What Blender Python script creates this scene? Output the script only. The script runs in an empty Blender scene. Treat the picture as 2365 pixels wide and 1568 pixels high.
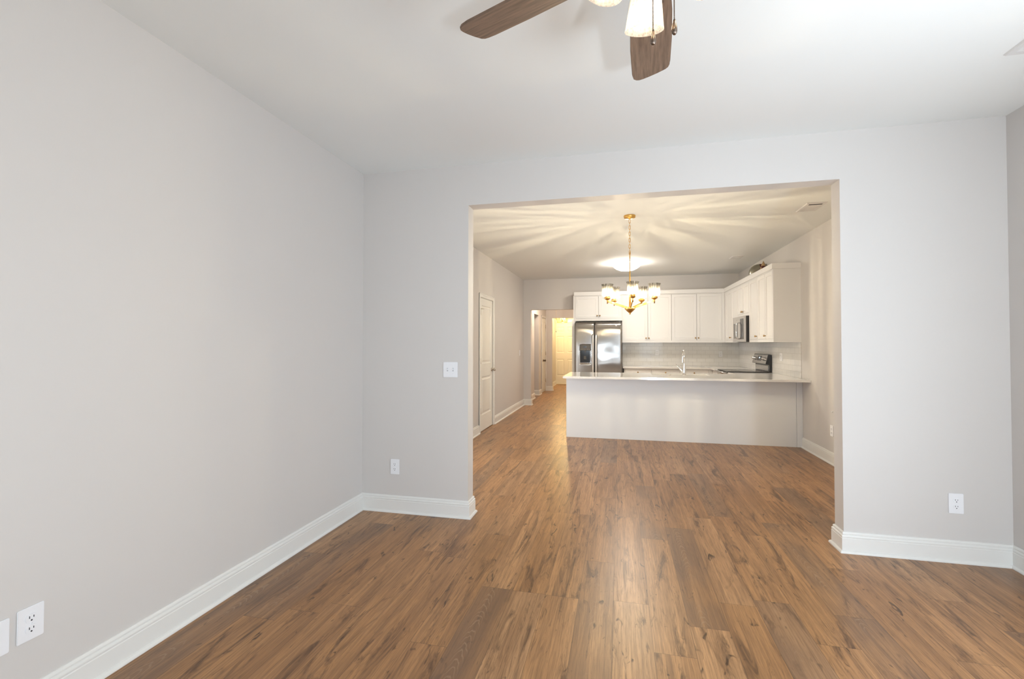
import bpy, bmesh, math, random
from mathutils import Vector, Matrix
random.seed(4)
PI = math.pi
SC = bpy.context.scene
COL = SC.collection

# ------------------------------------------------------------------ camera
cam_data = bpy.data.cameras.new('camera')
cam = bpy.data.objects.new('camera', cam_data); COL.objects.link(cam)
cam_data.sensor_width = 36.0; cam_data.sensor_fit = 'HORIZONTAL'
cam_data.lens = 1070.0 / 2365.0 * 36.0
cam_data.shift_x = -0.0001; cam_data.shift_y = -8.81 / 2365.0
cam_data.clip_start = 0.05; cam_data.clip_end = 100
rt = Vector((0.974148658, 0.225907921, 0.0)).normalized()
fw = Vector((-0.22587705, 0.97401143, 0.01677165)).normalized()
up = rt.cross(fw)
cam.matrix_world = Matrix(((rt.x, up.x, -fw.x, 0), (rt.y, up.y, -fw.y, 0), (rt.z, up.z, -fw.z, 1.348), (0, 0, 0, 1)))
SC.camera = cam

# ------------------------------------------------------------------ exposure and world
SC.view_settings.view_transform = 'Standard'
SC.view_settings.look = 'None'
SC.view_settings.exposure = 0.10
SC.view_settings.gamma = 1.0
SC.view_settings.use_curve_mapping = False
world = bpy.data.worlds.new('world'); SC.world = world; world.use_nodes = True
wb = world.node_tree.nodes['Background']
wb.inputs[0].default_value = (0.80, 0.90, 1.0, 1); wb.inputs[1].default_value = 1.5

# ------------------------------------------------------------------ dimensions (metres)
XL, XR = -2.0525, 2.3125          # side walls
YB, T = 3.428, 0.125              # partition with the wide opening
XO1, XO2, ZO = -1.1455, 1.4093, 2.4264
YK = 9.972                        # kitchen back wall
ZC = 2.743                        # ceiling
YR = -0.85                        # wall behind the camera
YP = 6.72                         # peninsula panel
YE, YF = 13.17, 15.2              # hall end wall, front door wall
YC = YK - 0.33                    # upper cabinet face, back run
XC = XR - 0.33                    # upper cabinet face, right run
HALLX1, HALLX2 = -1.896, -0.935   # hall opening

# ------------------------------------------------------------------ lamps behind added, unseen windows
def area(name, loc, rot, sx, sy, power, color, spread=PI):
    l = bpy.data.lights.new(name, 'AREA'); l.shape = 'RECTANGLE'; l.size = sx; l.size_y = sy
    l.energy = power; l.color = color; l.spread = spread
    o = bpy.data.objects.new(name, l); COL.objects.link(o); o.location = loc; o.rotation_euler = rot
    return o
ADDED_WINS = [(-1.75, 0.15, 1.06, 1.27), (0.80, 2.22, 0.04, 2.30)]        # added rear wall windows, first one for the refrigerator reflection: x0, x1, z0, z1
ADDED_SWIN = (-0.4, 1.9, 0.05, 2.10)                                       # added, unseen patio door in the right wall: y0, y1, z0, z1
ADDED_KWIN = (3.85, 5.85, 0.45, 1.60)                                       # added, unseen left wall window that fills the kitchen with light
DAY = (0.785, 0.90, 1.0)
for (a, b, z0, z1), sky, uplight in zip(ADDED_WINS, (28, 25), (0, 95)):
    area('added_daylight', ((a + b) / 2, YR - 0.22, (z0 + z1) / 2), (PI / 2, 0, 0), b - a, z1 - z0, sky, DAY)
    if uplight:      # small added lamp: lifts the ceiling and throws fan blade shadows
        area('ceiling_fill', (a + 0.14, YR - 0.28, 0.27), (PI / 2 + 0.68, 0, 0.55), 0.26, 0.22, uplight, DAY)
area('added_daylight', (XR + 0.22, (ADDED_SWIN[0] + ADDED_SWIN[1]) / 2, (ADDED_SWIN[2] + ADDED_SWIN[3]) / 2), (PI / 2, 0, PI / 2), ADDED_SWIN[1] - ADDED_SWIN[0], ADDED_SWIN[3] - ADDED_SWIN[2], 46, DAY)  # added lamp behind the unseen patio door
area('ceiling_fill', (XR + 0.30, (ADDED_SWIN[0] + ADDED_SWIN[1]) / 2, 0.65), (PI / 2 + 0.7, 0, PI / 2), ADDED_SWIN[1] - ADDED_SWIN[0], 0.9, 38, DAY)  # added lamp tilted up to brighten the living room ceiling
area('added_daylight', (XL - 0.24, (ADDED_KWIN[0] + ADDED_KWIN[1]) / 2, (ADDED_KWIN[2] + ADDED_KWIN[3]) / 2), (PI / 2, 0, -PI / 2), ADDED_KWIN[1] - ADDED_KWIN[0], ADDED_KWIN[3] - ADDED_KWIN[2], 26, (1.0, 0.97, 0.92))  # added lamp, fills the kitchen from the left

# ------------------------------------------------------------------ materials
def mat(name):
    m = bpy.data.materials.new(name); m.use_nodes = True
    return m, m.node_tree, m.node_tree.nodes['Principled BSDF']
def simple(name, color, rough=0.5, metal=0.0, spec=0.5, bump=0.0, bscale=300, aniso=0.0, var=0.0, vscale=3.0, coat=0.0):
    m, nt, b = mat(name)
    b.inputs['Base Color'].default_value = (*color, 1); b.inputs['Roughness'].default_value = rough
    b.inputs['Metallic'].default_value = metal; b.inputs['Specular IOR Level'].default_value = spec
    b.inputs['Coat Weight'].default_value = coat
    if aniso: b.inputs['Anisotropic'].default_value = aniso
    tc = nt.nodes.new('ShaderNodeTexCoord')
    if bump:
        n = nt.nodes.new('ShaderNodeTexNoise'); n.inputs['Scale'].default_value = bscale; n.inputs['Detail'].default_value = 2
        nt.links.new(tc.outputs['Object'], n.inputs['Vector'])
        bp = nt.nodes.new('ShaderNodeBump'); bp.inputs['Strength'].default_value = bump; bp.inputs['Distance'].default_value = 0.002
        nt.links.new(n.outputs['Fac'], bp.inputs['Height']); nt.links.new(bp.outputs['Normal'], b.inputs['Normal'])
    if var:
        n = nt.nodes.new('ShaderNodeTexNoise'); n.inputs['Scale'].default_value = vscale
        nt.links.new(tc.outputs['Object'], n.inputs['Vector'])
        mx = nt.nodes.new('ShaderNodeMix'); mx.data_type = 'RGBA'
        mx.inputs['A'].default_value = (*[c * (1 - var) for c in color], 1)
        mx.inputs['B'].default_value = (*[min(1, c * (1 + var)) for c in color], 1)
        nt.links.new(n.outputs['Fac'], mx.inputs['Factor']); nt.links.new(mx.outputs['Result'], b.inputs['Base Color'])
    return m
def emis(name, color, strength):
    m, nt, b = mat(name)
    b.inputs['Base Color'].default_value = (*color, 1)
    b.inputs['Emission Color'].default_value = (*color, 1); b.inputs['Emission Strength'].default_value = strength
    return m

M = {}
M['wall'] = simple('wall_paint', (0.66, 0.63, 0.605), 0.55, spec=0.25, var=0.012, vscale=1.5)
M['ceiling'] = simple('ceiling_paint', (0.84, 0.855, 0.845), 0.8, spec=0.15, var=0.012, vscale=1.2)
M['trim'] = simple('trim_enamel', (0.80, 0.79, 0.76), 0.3, spec=0.45, var=0.01)
M['cabinet'] = simple('cabinet_paint', (0.86, 0.85, 0.835), 0.3, spec=0.45, var=0.01)
M['panel'] = simple('peninsula_paint', (0.85, 0.87, 0.895), 0.45, spec=0.4, var=0.01)
M['door'] = simple('door_paint', (0.80, 0.785, 0.74), 0.35, spec=0.4, var=0.01)
M['plastic'] = simple('switch_plastic', (0.86, 0.86, 0.88), 0.3, spec=0.5, var=0.008)
M['dark'] = simple('dark_slot', (0.02, 0.02, 0.025), 0.6, var=0.05)
M['steel'] = simple('brushed_steel', (0.60, 0.58, 0.56), 0.27, 1.0, aniso=0.0, var=0.03, vscale=2)
M['handle'] = simple('satin_handle', (0.80, 0.79, 0.78), 0.42, 1.0, var=0.02)
M['chrome'] = simple('chrome', (0.82, 0.82, 0.82), 0.08, 1.0, var=0.02)
M['nickel'] = simple('satin_nickel', (0.55, 0.50, 0.44), 0.28, 1.0, var=0.03)
M['brass'] = simple('aged_brass_knob', (0.46, 0.31, 0.15), 0.3, 1.0, var=0.04)
M['gold'] = simple('brushed_gold', (0.72, 0.45, 0.14), 0.36, 1.0, var=0.05, vscale=30)
M['bronze'] = simple('fan_bronze', (0.10, 0.075, 0.06), 0.35, 0.8, var=0.06)
M['pewter'] = simple('pewter_pull', (0.20, 0.155, 0.125), 0.30, 1.0, var=0.04)
M['black'] = simple('black_gloss', (0.012, 0.012, 0.014), 0.12, var=0.05)
M['blackmatte'] = simple('black_matte', (0.02, 0.02, 0.022), 0.45, var=0.05)
M['greyplast'] = simple('dispenser_grey', (0.09, 0.085, 0.075), 0.35, var=0.05)
M['vent'] = simple('vent_enamel', (0.72, 0.71, 0.70), 0.45, var=0.01)
M['ventdark'] = simple('vent_shadow', (0.42, 0.41, 0.40), 0.8, var=0.05)
M['duct'] = simple('galvanised_duct', (0.42, 0.40, 0.32), 0.30, 1.0, var=0.12, vscale=18)
M['redbrown'] = simple('glazed_red_brown', (0.11, 0.03, 0.022), 0.28, var=0.3, vscale=40)
M['tan'] = simple('tan_glaze', (0.45, 0.30, 0.15), 0.4, var=0.2, vscale=30)
M['sink'] = simple('sink_enamel', (0.80, 0.78, 0.74), 0.25, var=0.01)
M['windowglass'] = None
def quartz():
    m, nt, b = mat('white_quartz')
    tc = nt.nodes.new('ShaderNodeTexCoord'); n = nt.nodes.new('ShaderNodeTexNoise')
    n.inputs['Scale'].default_value = 140; n.inputs['Detail'].default_value = 3
    nt.links.new(tc.outputs['Object'], n.inputs['Vector'])
    r = nt.nodes.new('ShaderNodeValToRGB'); r.color_ramp.elements[0].position = .3; r.color_ramp.elements[1].position = .7
    r.color_ramp.elements[0].color = (.82, .80, .77, 1); r.color_ramp.elements[1].color = (.89, .88, .86, 1)
    nt.links.new(n.outputs['Fac'], r.inputs['Fac']); nt.links.new(r.outputs['Color'], b.inputs['Base Color'])
    b.inputs['Roughness'].default_value = 0.09; b.inputs['Specular IOR Level'].default_value = .55
    return m
M['quartz'] = quartz()
def glass_pane(name, tint=(1, 1, 1), gloss=0.06):
    m = bpy.data.materials.new(name); m.use_nodes = True; nt = m.node_tree; nt.nodes.clear()
    o = nt.nodes.new('ShaderNodeOutputMaterial'); t = nt.nodes.new('ShaderNodeBsdfTransparent'); g = nt.nodes.new('ShaderNodeBsdfGlossy')
    t.inputs[0].default_value = (*tint, 1); g.inputs['Roughness'].default_value = 0.02
    mx = nt.nodes.new('ShaderNodeMixShader'); mx.inputs[0].default_value = gloss
    nt.links.new(t.outputs[0], mx.inputs[1]); nt.links.new(g.outputs[0], mx.inputs[2]); nt.links.new(mx.outputs[0], o.inputs[0])
    return m
M['windowglass'] = glass_pane('window_glass')
M['lanternglass'] = glass_pane('lantern_glass', (1, .97, .9), 0.08)
M['bulbglass'] = glass_pane('bulb_glass', (1, .97, .92), 0.0)
def glowing_bulb(m, color, s):
    nt = m.node_tree; o = nt.nodes['Material Output']; src = o.inputs[0].links[0].from_socket
    e = nt.nodes.new('ShaderNodeEmission'); e.inputs[0].default_value = (*color, 1); e.inputs[1].default_value = s
    a = nt.nodes.new('ShaderNodeAddShader'); nt.links.new(src, a.inputs[0]); nt.links.new(e.outputs[0], a.inputs[1]); nt.links.new(a.outputs[0], o.inputs[0])
def dim_tip(m):
    # dark tip added to the bulb glass to cut upward light on the ceiling
    nt = m.node_tree; t = [n for n in nt.nodes if n.type == 'BSDF_TRANSPARENT'][0]
    tc = nt.nodes.new('ShaderNodeTexCoord'); sp = nt.nodes.new('ShaderNodeSeparateXYZ'); nt.links.new(tc.outputs['Object'], sp.inputs[0])
    mr = nt.nodes.new('ShaderNodeMapRange'); mr.interpolation_type = 'SMOOTHSTEP'
    for k, v in zip(('From Min', 'From Max', 'To Min', 'To Max'), (.040, .057, 1.0, .14)): mr.inputs[k].default_value = v
    nt.links.new(sp.outputs[2], mr.inputs['Value']); nt.links.new(mr.outputs[0], t.inputs[0])
dim_tip(M['bulbglass'])
glowing_bulb(M['bulbglass'], (1, .88, .70), 2.5)

def seeded_glass(name, lo, hi, body, bodyfac, speck=0.35, gloss=.004):
    """Rippled, seeded lamp glass: clear streaks and milky flecks follow the glass itself (object space)."""
    m = bpy.data.materials.new(name); m.use_nodes = True; nt = m.node_tree; nt.nodes.clear(); N = nt.nodes.new; L = nt.links.new
    o = N('ShaderNodeOutputMaterial'); tc = N('ShaderNodeTexCoord')
    sep = N('ShaderNodeSeparateXYZ'); L(tc.outputs['Object'], sep.inputs[0])
    at = N('ShaderNodeMath'); at.operation = 'ARCTAN2'; L(sep.outputs[1], at.inputs[0]); L(sep.outputs[0], at.inputs[1])
    cx = N('ShaderNodeMath'); cx.operation = 'COSINE'; L(at.outputs[0], cx.inputs[0])
    sx = N('ShaderNodeMath'); sx.operation = 'SINE'; L(at.outputs[0], sx.inputs[0])
    zz = N('ShaderNodeMath'); zz.operation = 'MULTIPLY'; zz.inputs[1].default_value = 0.7; L(sep.outputs[2], zz.inputs[0])
    cb = N('ShaderNodeCombineXYZ'); L(cx.outputs[0], cb.inputs[0]); L(sx.outputs[0], cb.inputs[1]); L(zz.outputs[0], cb.inputs[2])
    n1 = N('ShaderNodeTexNoise'); n1.inputs['Scale'].default_value = 10.0; n1.inputs['Detail'].default_value = 2.5; n1.inputs['Roughness'].default_value = .6
    L(cb.outputs[0], n1.inputs['Vector'])
    mr = N('ShaderNodeMapRange'); mr.inputs['From Min'].default_value = .45; mr.inputs['From Max'].default_value = .60
    mr.inputs['To Min'].default_value = lo; mr.inputs['To Max'].default_value = hi; L(n1.outputs['Fac'], mr.inputs['Value'])
    tr = N('ShaderNodeBsdfTransparent'); L(mr.outputs[0], tr.inputs[0])
    n2 = N('ShaderNodeTexVoronoi'); n2.inputs['Scale'].default_value = 130; L(tc.outputs['Object'], n2.inputs['Vector'])
    m2 = N('ShaderNodeMapRange'); m2.inputs['From Min'].default_value = .15; m2.inputs['From Max'].default_value = .6
    m2.inputs['To Min'].default_value = bodyfac; m2.inputs['To Max'].default_value = bodyfac + speck; L(n2.outputs['Distance'], m2.inputs['Value'])
    tl = N('ShaderNodeBsdfTranslucent'); tl.inputs[0].default_value = (*body, 1)
    df = N('ShaderNodeBsdfDiffuse'); df.inputs[0].default_value = (*body, 1)
    a1 = N('ShaderNodeMixShader'); a1.inputs[0].default_value = .35; L(tl.outputs[0], a1.inputs[1]); L(df.outputs[0], a1.inputs[2])
    mx = N('ShaderNodeMixShader'); L(m2.outputs[0], mx.inputs[0]); L(tr.outputs[0], mx.inputs[1]); L(a1.outputs[0], mx.inputs[2])
    gl = N('ShaderNodeBsdfGlossy'); gl.inputs['Roughness'].default_value = .15
    m3 = N('ShaderNodeMixShader'); m3.inputs[0].default_value = gloss; L(mx.outputs[0], m3.inputs[1]); L(gl.outputs[0], m3.inputs[2])
    L(m3.outputs[0], o.inputs[0])
    return m
M['shade'] = seeded_glass('seeded_shade_glass', 0.34, 1.0, (1, .95, .88), .012, .012)
M['fanshade'] = seeded_glass('frosted_fan_glass', 0.7, 1.0, (1, .94, .86), .25, .25, .02)

def tile_mat():
    m, nt, b = mat('subway_tile'); N = nt.nodes.new; L = nt.links.new
    tc = N('ShaderNodeTexCoord'); br = N('ShaderNodeTexBrick')
    br.offset = .5; br.inputs['Scale'].default_value = 1.0
    br.inputs['Brick Width'].default_value = .162; br.inputs['Row Height'].default_value = .0795
    br.inputs['Mortar Size'].default_value = .0018; br.inputs['Mortar Smooth'].default_value = .2; br.inputs['Bias'].default_value = 0
    br.inputs['Color1'].default_value = (.74, .725, .70, 1); br.inputs['Color2'].default_value = (.78, .765, .74, 1); br.inputs['Mortar'].default_value = (.58, .555, .53, 1)
    sp = N('ShaderNodeSeparateXYZ'); L(tc.outputs['Object'], sp.inputs[0])
    cb = N('ShaderNodeCombineXYZ'); L(sp.outputs[0], cb.inputs[0]); L(sp.outputs[2], cb.inputs[1])
    L(cb.outputs[0], br.inputs['Vector']); L(br.outputs['Color'], b.inputs['Base Color'])
    b.inputs['Roughness'].default_value = .08
    bp = N('ShaderNodeBump'); bp.invert = True; bp.inputs['Strength'].default_value = .6; bp.inputs['Distance'].default_value = .002
    L(br.outputs['Fac'], bp.inputs['Height']); L(bp.outputs['Normal'], b.inputs['Normal'])
    return m
M['tile'] = tile_mat()

def wood_blade():
    m, nt, b = mat('fan_blade_wood'); N = nt.nodes.new; L = nt.links.new
    tc = N('ShaderNodeTexCoord'); mp = N('ShaderNodeMapping'); mp.inputs['Scale'].default_value = (3, 45, 3); L(tc.outputs['Object'], mp.inputs[0])
    n = N('ShaderNodeTexNoise'); n.inputs['Scale'].default_value = 2; n.inputs['Detail'].default_value = 5; n.inputs['Roughness'].default_value = .65; L(mp.outputs[0], n.inputs['Vector'])
    r = N('ShaderNodeValToRGB'); e = r.color_ramp.elements
    e[0].position = .3; e[0].color = (.105, .066, .045, 1); e[1].position = .72; e[1].color = (.25, .165, .115, 1)
    L(n.outputs['Fac'], r.inputs['Fac']); L(r.outputs['Color'], b.inputs['Base Color']); b.inputs['Roughness'].default_value = .5
    return m
M['blade'] = wood_blade()

def floor_mat():
    m, nt, b = mat('vinyl_plank_floor'); N = nt.nodes.new; L = nt.links.new
    def math_(op, a, bb=None, cc=None):
        n = N('ShaderNodeMath'); n.operation = op
        for i, v in enumerate((a, bb, cc)):
            if v is None: continue
            if isinstance(v, (int, float)): n.inputs[i].default_value = v
            else: L(v, n.inputs[i])
        return n.outputs[0]
    def comb(x, y, z):
        c = N('ShaderNodeCombineXYZ')
        for i, v in enumerate((x, y, z)):
            if isinstance(v, (int, float)): c.inputs[i].default_value = v
            else: L(v, c.inputs[i])
        return c.outputs[0]
    def noise(vec, scale, detail=2, rough=.5, dist=0):
        n = N('ShaderNodeTexNoise'); n.inputs['Scale'].default_value = scale; n.inputs['Detail'].default_value = detail
        n.inputs['Roughness'].default_value = rough; n.inputs['Distortion'].default_value = dist; L(vec, n.inputs['Vector']); return n.outputs['Fac']
    def white(vec):
        n = N('ShaderNodeTexWhiteNoise'); n.noise_dimensions = '3D'; L(vec, n.inputs['Vector']); return n.outputs['Value']
    def rng(v, a, bb, c=0., d=1.):
        n = N('ShaderNodeMapRange'); L(v, n.inputs['Value'])
        for k, x in zip(('From Min', 'From Max', 'To Min', 'To Max'), (a, bb, c, d)): n.inputs[k].default_value = x
        return n.outputs[0]
    def mix(f, a, bb):
        n = N('ShaderNodeMix'); n.data_type = 'RGBA'
        for k, v in (('Factor', f), ('A', a), ('B', bb)):
            if isinstance(v, tuple): n.inputs[k].default_value = (*v, 1)
            elif isinstance(v, (int, float)): n.inputs[k].default_value = v
            else: L(v, n.inputs[k])
        return n.outputs['Result']
    W, LEN = .1785, 1.22
    tc = N('ShaderNodeTexCoord'); sp = N('ShaderNodeSeparateXYZ'); L(tc.outputs['Object'], sp.inputs[0])
    X, Y = sp.outputs[0], sp.outputs[1]
    u = math_('DIVIDE', math_('ADD', X, .037), W); ix = math_('FLOOR', u); fx = math_('FRACT', u)
    off = white(comb(ix, 3.1, 7.7))
    v = math_('ADD', math_('DIVIDE', Y, LEN), math_('MULTIPLY', off, 5.0)); iy = math_('FLOOR', v); fy = math_('FRACT', v)
    r1 = white(comb(ix, iy, 1.5)); r2 = white(comb(ix, iy, 9.5)); r3 = white(comb(ix, iy, 17.5))
    seed = math_('MULTIPLY', r1, 60.0)
    # plank tone
    ramp = N('ShaderNodeValToRGB'); cr = ramp.color_ramp; L(r1, ramp.inputs['Fac'])
    cols = [(0.0, (.400, .200, .078)), (.3, (.510, .268, .115)), (.55, (.450, .230, .092)), (.8, (.560, .305, .138)), (1.0, (.440, .250, .125))]
    while len(cr.elements) < len(cols): cr.elements.new(.5)
    for e, (p, c) in zip(cr.elements, cols): e.position = p; e.color = (*c, 1)
    base = ramp.outputs['Color']
    # broad tonal streaks along the plank
    n1 = noise(comb(math_('MULTIPLY', X, 12.0), math_('MULTIPLY', Y, .55), seed), 1.4, 4, .55, .4)
    base = mix(rng(n1, .43, .70, 0, .62), base, (.215, .105, .046))
    base = mix(rng(n1, .22, .44, .40, 0), base, (.62, .350, .165))
    # smoky figure around the knots
    n3 = noise(comb(math_('MULTIPLY', X, 14.0), math_('MULTIPLY', Y, 1.9), seed), 1.0, 5, .68, 1.1)
    base = mix(rng(n3, .53, .665, 0, .86), base, (.080, .038, .018))
    # fine pores and hairline grain
    n2 = noise(comb(math_('MULTIPLY', X, 210.0), math_('MULTIPLY', Y, 7.0), seed), 1.0, 5, .72)
    base = mix(rng(n2, .44, .64, 0, .50), base, (.150, .076, .036))
    n5 = noise(comb(math_('MULTIPLY', X, 75.0), math_('MULTIPLY', Y, 1.6), math_('ADD', seed, 4.0)), 1.0, 3, .6, .3)
    base = mix(rng(n5, .46, .70, 0, .50), base, (.165, .083, .040))
    # knots
    n4 = noise(comb(math_('MULTIPLY', X, 26.0), math_('MULTIPLY', Y, 9.0), math_('ADD', seed, 9.0)), 1.0, 2, .5, 1.0)
    base = mix(rng(n4, .66, .75, 0, .85), base, (.050, .025, .013))
    # grey smoked planks carrying fine limed cathedral grain
    lx = math_('SUBTRACT', fx, math_('ADD', .40, math_('MULTIPLY', r3, .2)))
    wob = noise(comb(math_('MULTIPLY', X, 14.0), math_('MULTIPLY', Y, 4.0), seed), 1.0, 3, .6)
    ph = math_('ADD', math_('MULTIPLY', math_('MULTIPLY', lx, lx), 330.0), math_('ADD', math_('MULTIPLY', Y, 120.0), math_('MULTIPLY', wob, 26.0)))
    arc = math_('SINE', ph)
    patch = noise(comb(math_('MULTIPLY', X, 2.0), math_('MULTIPLY', Y, 1.6), math_('ADD', seed, 21.0)), 1.0, 2, .5)
    near = math_('MULTIPLY', rng(math_('ABSOLUTE', lx), .07, .20, 1, 0), rng(patch, .44, .54, 0, 1))
    on = math_('MULTIPLY', rng(r2, .80, .81, 0, 1), near)
    grey = math_('MULTIPLY', rng(r2, .80, .81, 0, .58), math_('MULTIPLY', rng(patch, .36, .52, .30, 1), rng(n1, .25, .55, .5, 1)))
    base = mix(grey, base, (.165, .100, .064))
    base = mix(math_('MULTIPLY', rng(arc, .55, .98, 0, .42), on), base, (.40, .27, .17))
    # seams
    sx_ = math_('MULTIPLY', math_('MINIMUM', fx, math_('SUBTRACT', 1.0, fx)), W)
    sy_ = math_('MULTIPLY', math_('MINIMUM', fy, math_('SUBTRACT', 1.0, fy)), LEN)
    sd = math_('MINIMUM', sx_, sy_)
    seam = rng(sd, .0006, .0018, .55, 0)
    base = mix(seam, base, (.07, .04, .022))
    L(base, b.inputs['Base Color'])
    L(rng(n2, .3, .8, .27, .38), b.inputs['Roughness'])
    b.inputs['Specular IOR Level'].default_value = .40
    bp = N('ShaderNodeBump'); bp.inputs['Strength'].default_value = .12; bp.inputs['Distance'].default_value = .0015
    L(math_('SUBTRACT', n2, math_('MULTIPLY', seam, 1.2)), bp.inputs['Height']); L(bp.outputs['Normal'], b.inputs['Normal'])
    return m
M['floor'] = floor_mat()
M['bulb_warm'] = emis('chandelier_bulb_glow', (1.0, .74, .42), 1.0)

# ------------------------------------------------------------------ mesh helpers
def new():
    return bmesh.new()
def box(bm, x0, x1, y0, y1, z0, z1, bev=0.0, seg=2):
    x0, x1 = min(x0, x1), max(x0, x1); y0, y1 = min(y0, y1), max(y0, y1); z0, z1 = min(z0, z1), max(z0, z1)
    vs = [bm.verts.new(p) for p in ((x0, y0, z0), (x1, y0, z0), (x1, y1, z0), (x0, y1, z0), (x0, y0, z1), (x1, y0, z1), (x1, y1, z1), (x0, y1, z1))]
    fs = [bm.faces.new([vs[i] for i in f]) for f in ((3, 2, 1, 0), (4, 5, 6, 7), (0, 1, 5, 4), (1, 2, 6, 5), (2, 3, 7, 6), (3, 0, 4, 7))]
    if bev:
        es = set(e for f in fs for e in f.edges)
        bmesh.ops.bevel(bm, geom=list(es), offset=bev, segments=seg, affect='EDGES', profile=.5)
    return bm
def frame_of(d):
    d = d.normalized(); a = Vector((0, 0, 1)) if abs(d.z) < .9 else Vector((1, 0, 0))
    s = d.cross(a).normalized(); return s, s.cross(d).normalized()
def tube(bm, pts, r, n=12, cap=True, closed=False):
    pts = [Vector(p) for p in pts]; rs = r if isinstance(r, (list, tuple)) else [r] * len(pts); rings = []
    K = len(pts); prev = None
    for i, p in enumerate(pts):
        if closed: d = pts[(i + 1) % K] - pts[i - 1]
        else: d = pts[min(i + 1, K - 1)] - pts[max(i - 1, 0)]
        d.normalize()
        if prev is None: s, t = frame_of(d)
        else:
            s = (prev - d * prev.dot(d)).normalized(); t = d.cross(s)
        prev = s
        t = d.cross(s)
        rings.append([bm.verts.new(p + (s * math.cos(2 * PI * k / n) + t * math.sin(2 * PI * k / n)) * rs[i]) for k in range(n)])
    m = K if closed else K - 1
    for i in range(m):
        a, b2 = rings[i], rings[(i + 1) % K]
        for k in range(n):
            f = bm.faces.new((a[k], a[(k + 1) % n], b2[(k + 1) % n], b2[k])); f.smooth = True
    if cap and not closed:
        bm.faces.new(list(reversed(rings[0]))); bm.faces.new(rings[-1])
    return bm
def lathe(bm, prof, c=(0, 0, 0), n=32, axis='Z'):
    """prof: list of (radius, height)"""
    rings = []
    for r, h in prof:
        ring = []
        if r < 1e-6:
            p = (0, 0, h); ring = [p]
        else:
            ring = [(r * math.cos(2 * PI * k / n), r * math.sin(2 * PI * k / n), h) for k in range(n)]
        out = []
        for p in ring:
            if axis == 'Y': p = (p[0], p[2], p[1])
            elif axis == 'X': p = (p[2], p[0], p[1])
            elif axis == '-Y': p = (p[0], -p[2], p[1])
            elif axis == '-X': p = (-p[2], p[0], p[1])
            out.append(bm.verts.new((p[0] + c[0], p[1] + c[1], p[2] + c[2])))
        rings.append(out)
    for a, b2 in zip(rings, rings[1:]):
        if len(a) == 1 and len(b2) == 1: continue
        for k in range(n):
            if len(a) == 1: f = bm.faces.new((a[0], b2[k], b2[(k + 1) % n]))
            elif len(b2) == 1: f = bm.faces.new((a[k], a[(k + 1) % n], b2[0]))
            else: f = bm.faces.new((a[k], a[(k + 1) % n], b2[(k + 1) % n], b2[k]))
            f.smooth = True
    return bm
def prism(bm, outline, z0, z1, bev=0.0):
    lo = [bm.verts.new((x, y, z0)) for x, y in outline]; hi = [bm.verts.new((x, y, z1)) for x, y in outline]
    n = len(outline); fs = [bm.faces.new(list(reversed(lo))), bm.faces.new(hi)]
    for k in range(n): fs.append(bm.faces.new((lo[k], lo[(k + 1) % n], hi[(k + 1) % n], hi[k])))
    if bev:
        es = set(e for f in fs[:2] for e in f.edges)
        bmesh.ops.bevel(bm, geom=list(es), offset=bev, segments=2, affect='EDGES')
    return bm
def rrect(w, h, r, n=5):
    pts = []
    for cx, cy, a0 in ((w / 2 - r, h / 2 - r, 0), (-w / 2 + r, h / 2 - r, 90), (-w / 2 + r, -h / 2 + r, 180), (w / 2 - r, -h / 2 + r, 270)):
        for k in range(n + 1):
            a = math.radians(a0 + 90 * k / n); pts.append((cx + r * math.cos(a), cy + r * math.sin(a)))
    return pts
def xz_slab(bm, outline, y0, y1, bev=0.0):
    """outline in (x, z), extruded from y0 (front) to y1"""
    b2 = new(); prism(b2, [(x, z) for x, z in outline], -y1, -y0, bev)
    me = bpy.data.meshes.new('tmp'); b2.to_mesh(me); b2.free()
    me.transform(Matrix(((1, 0, 0, 0), (0, 0, -1, 0), (0, 1, 0, 0), (0, 0, 0, 1))))
    bm.from_mesh(me); bpy.data.meshes.remove(me)
    return bm
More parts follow.
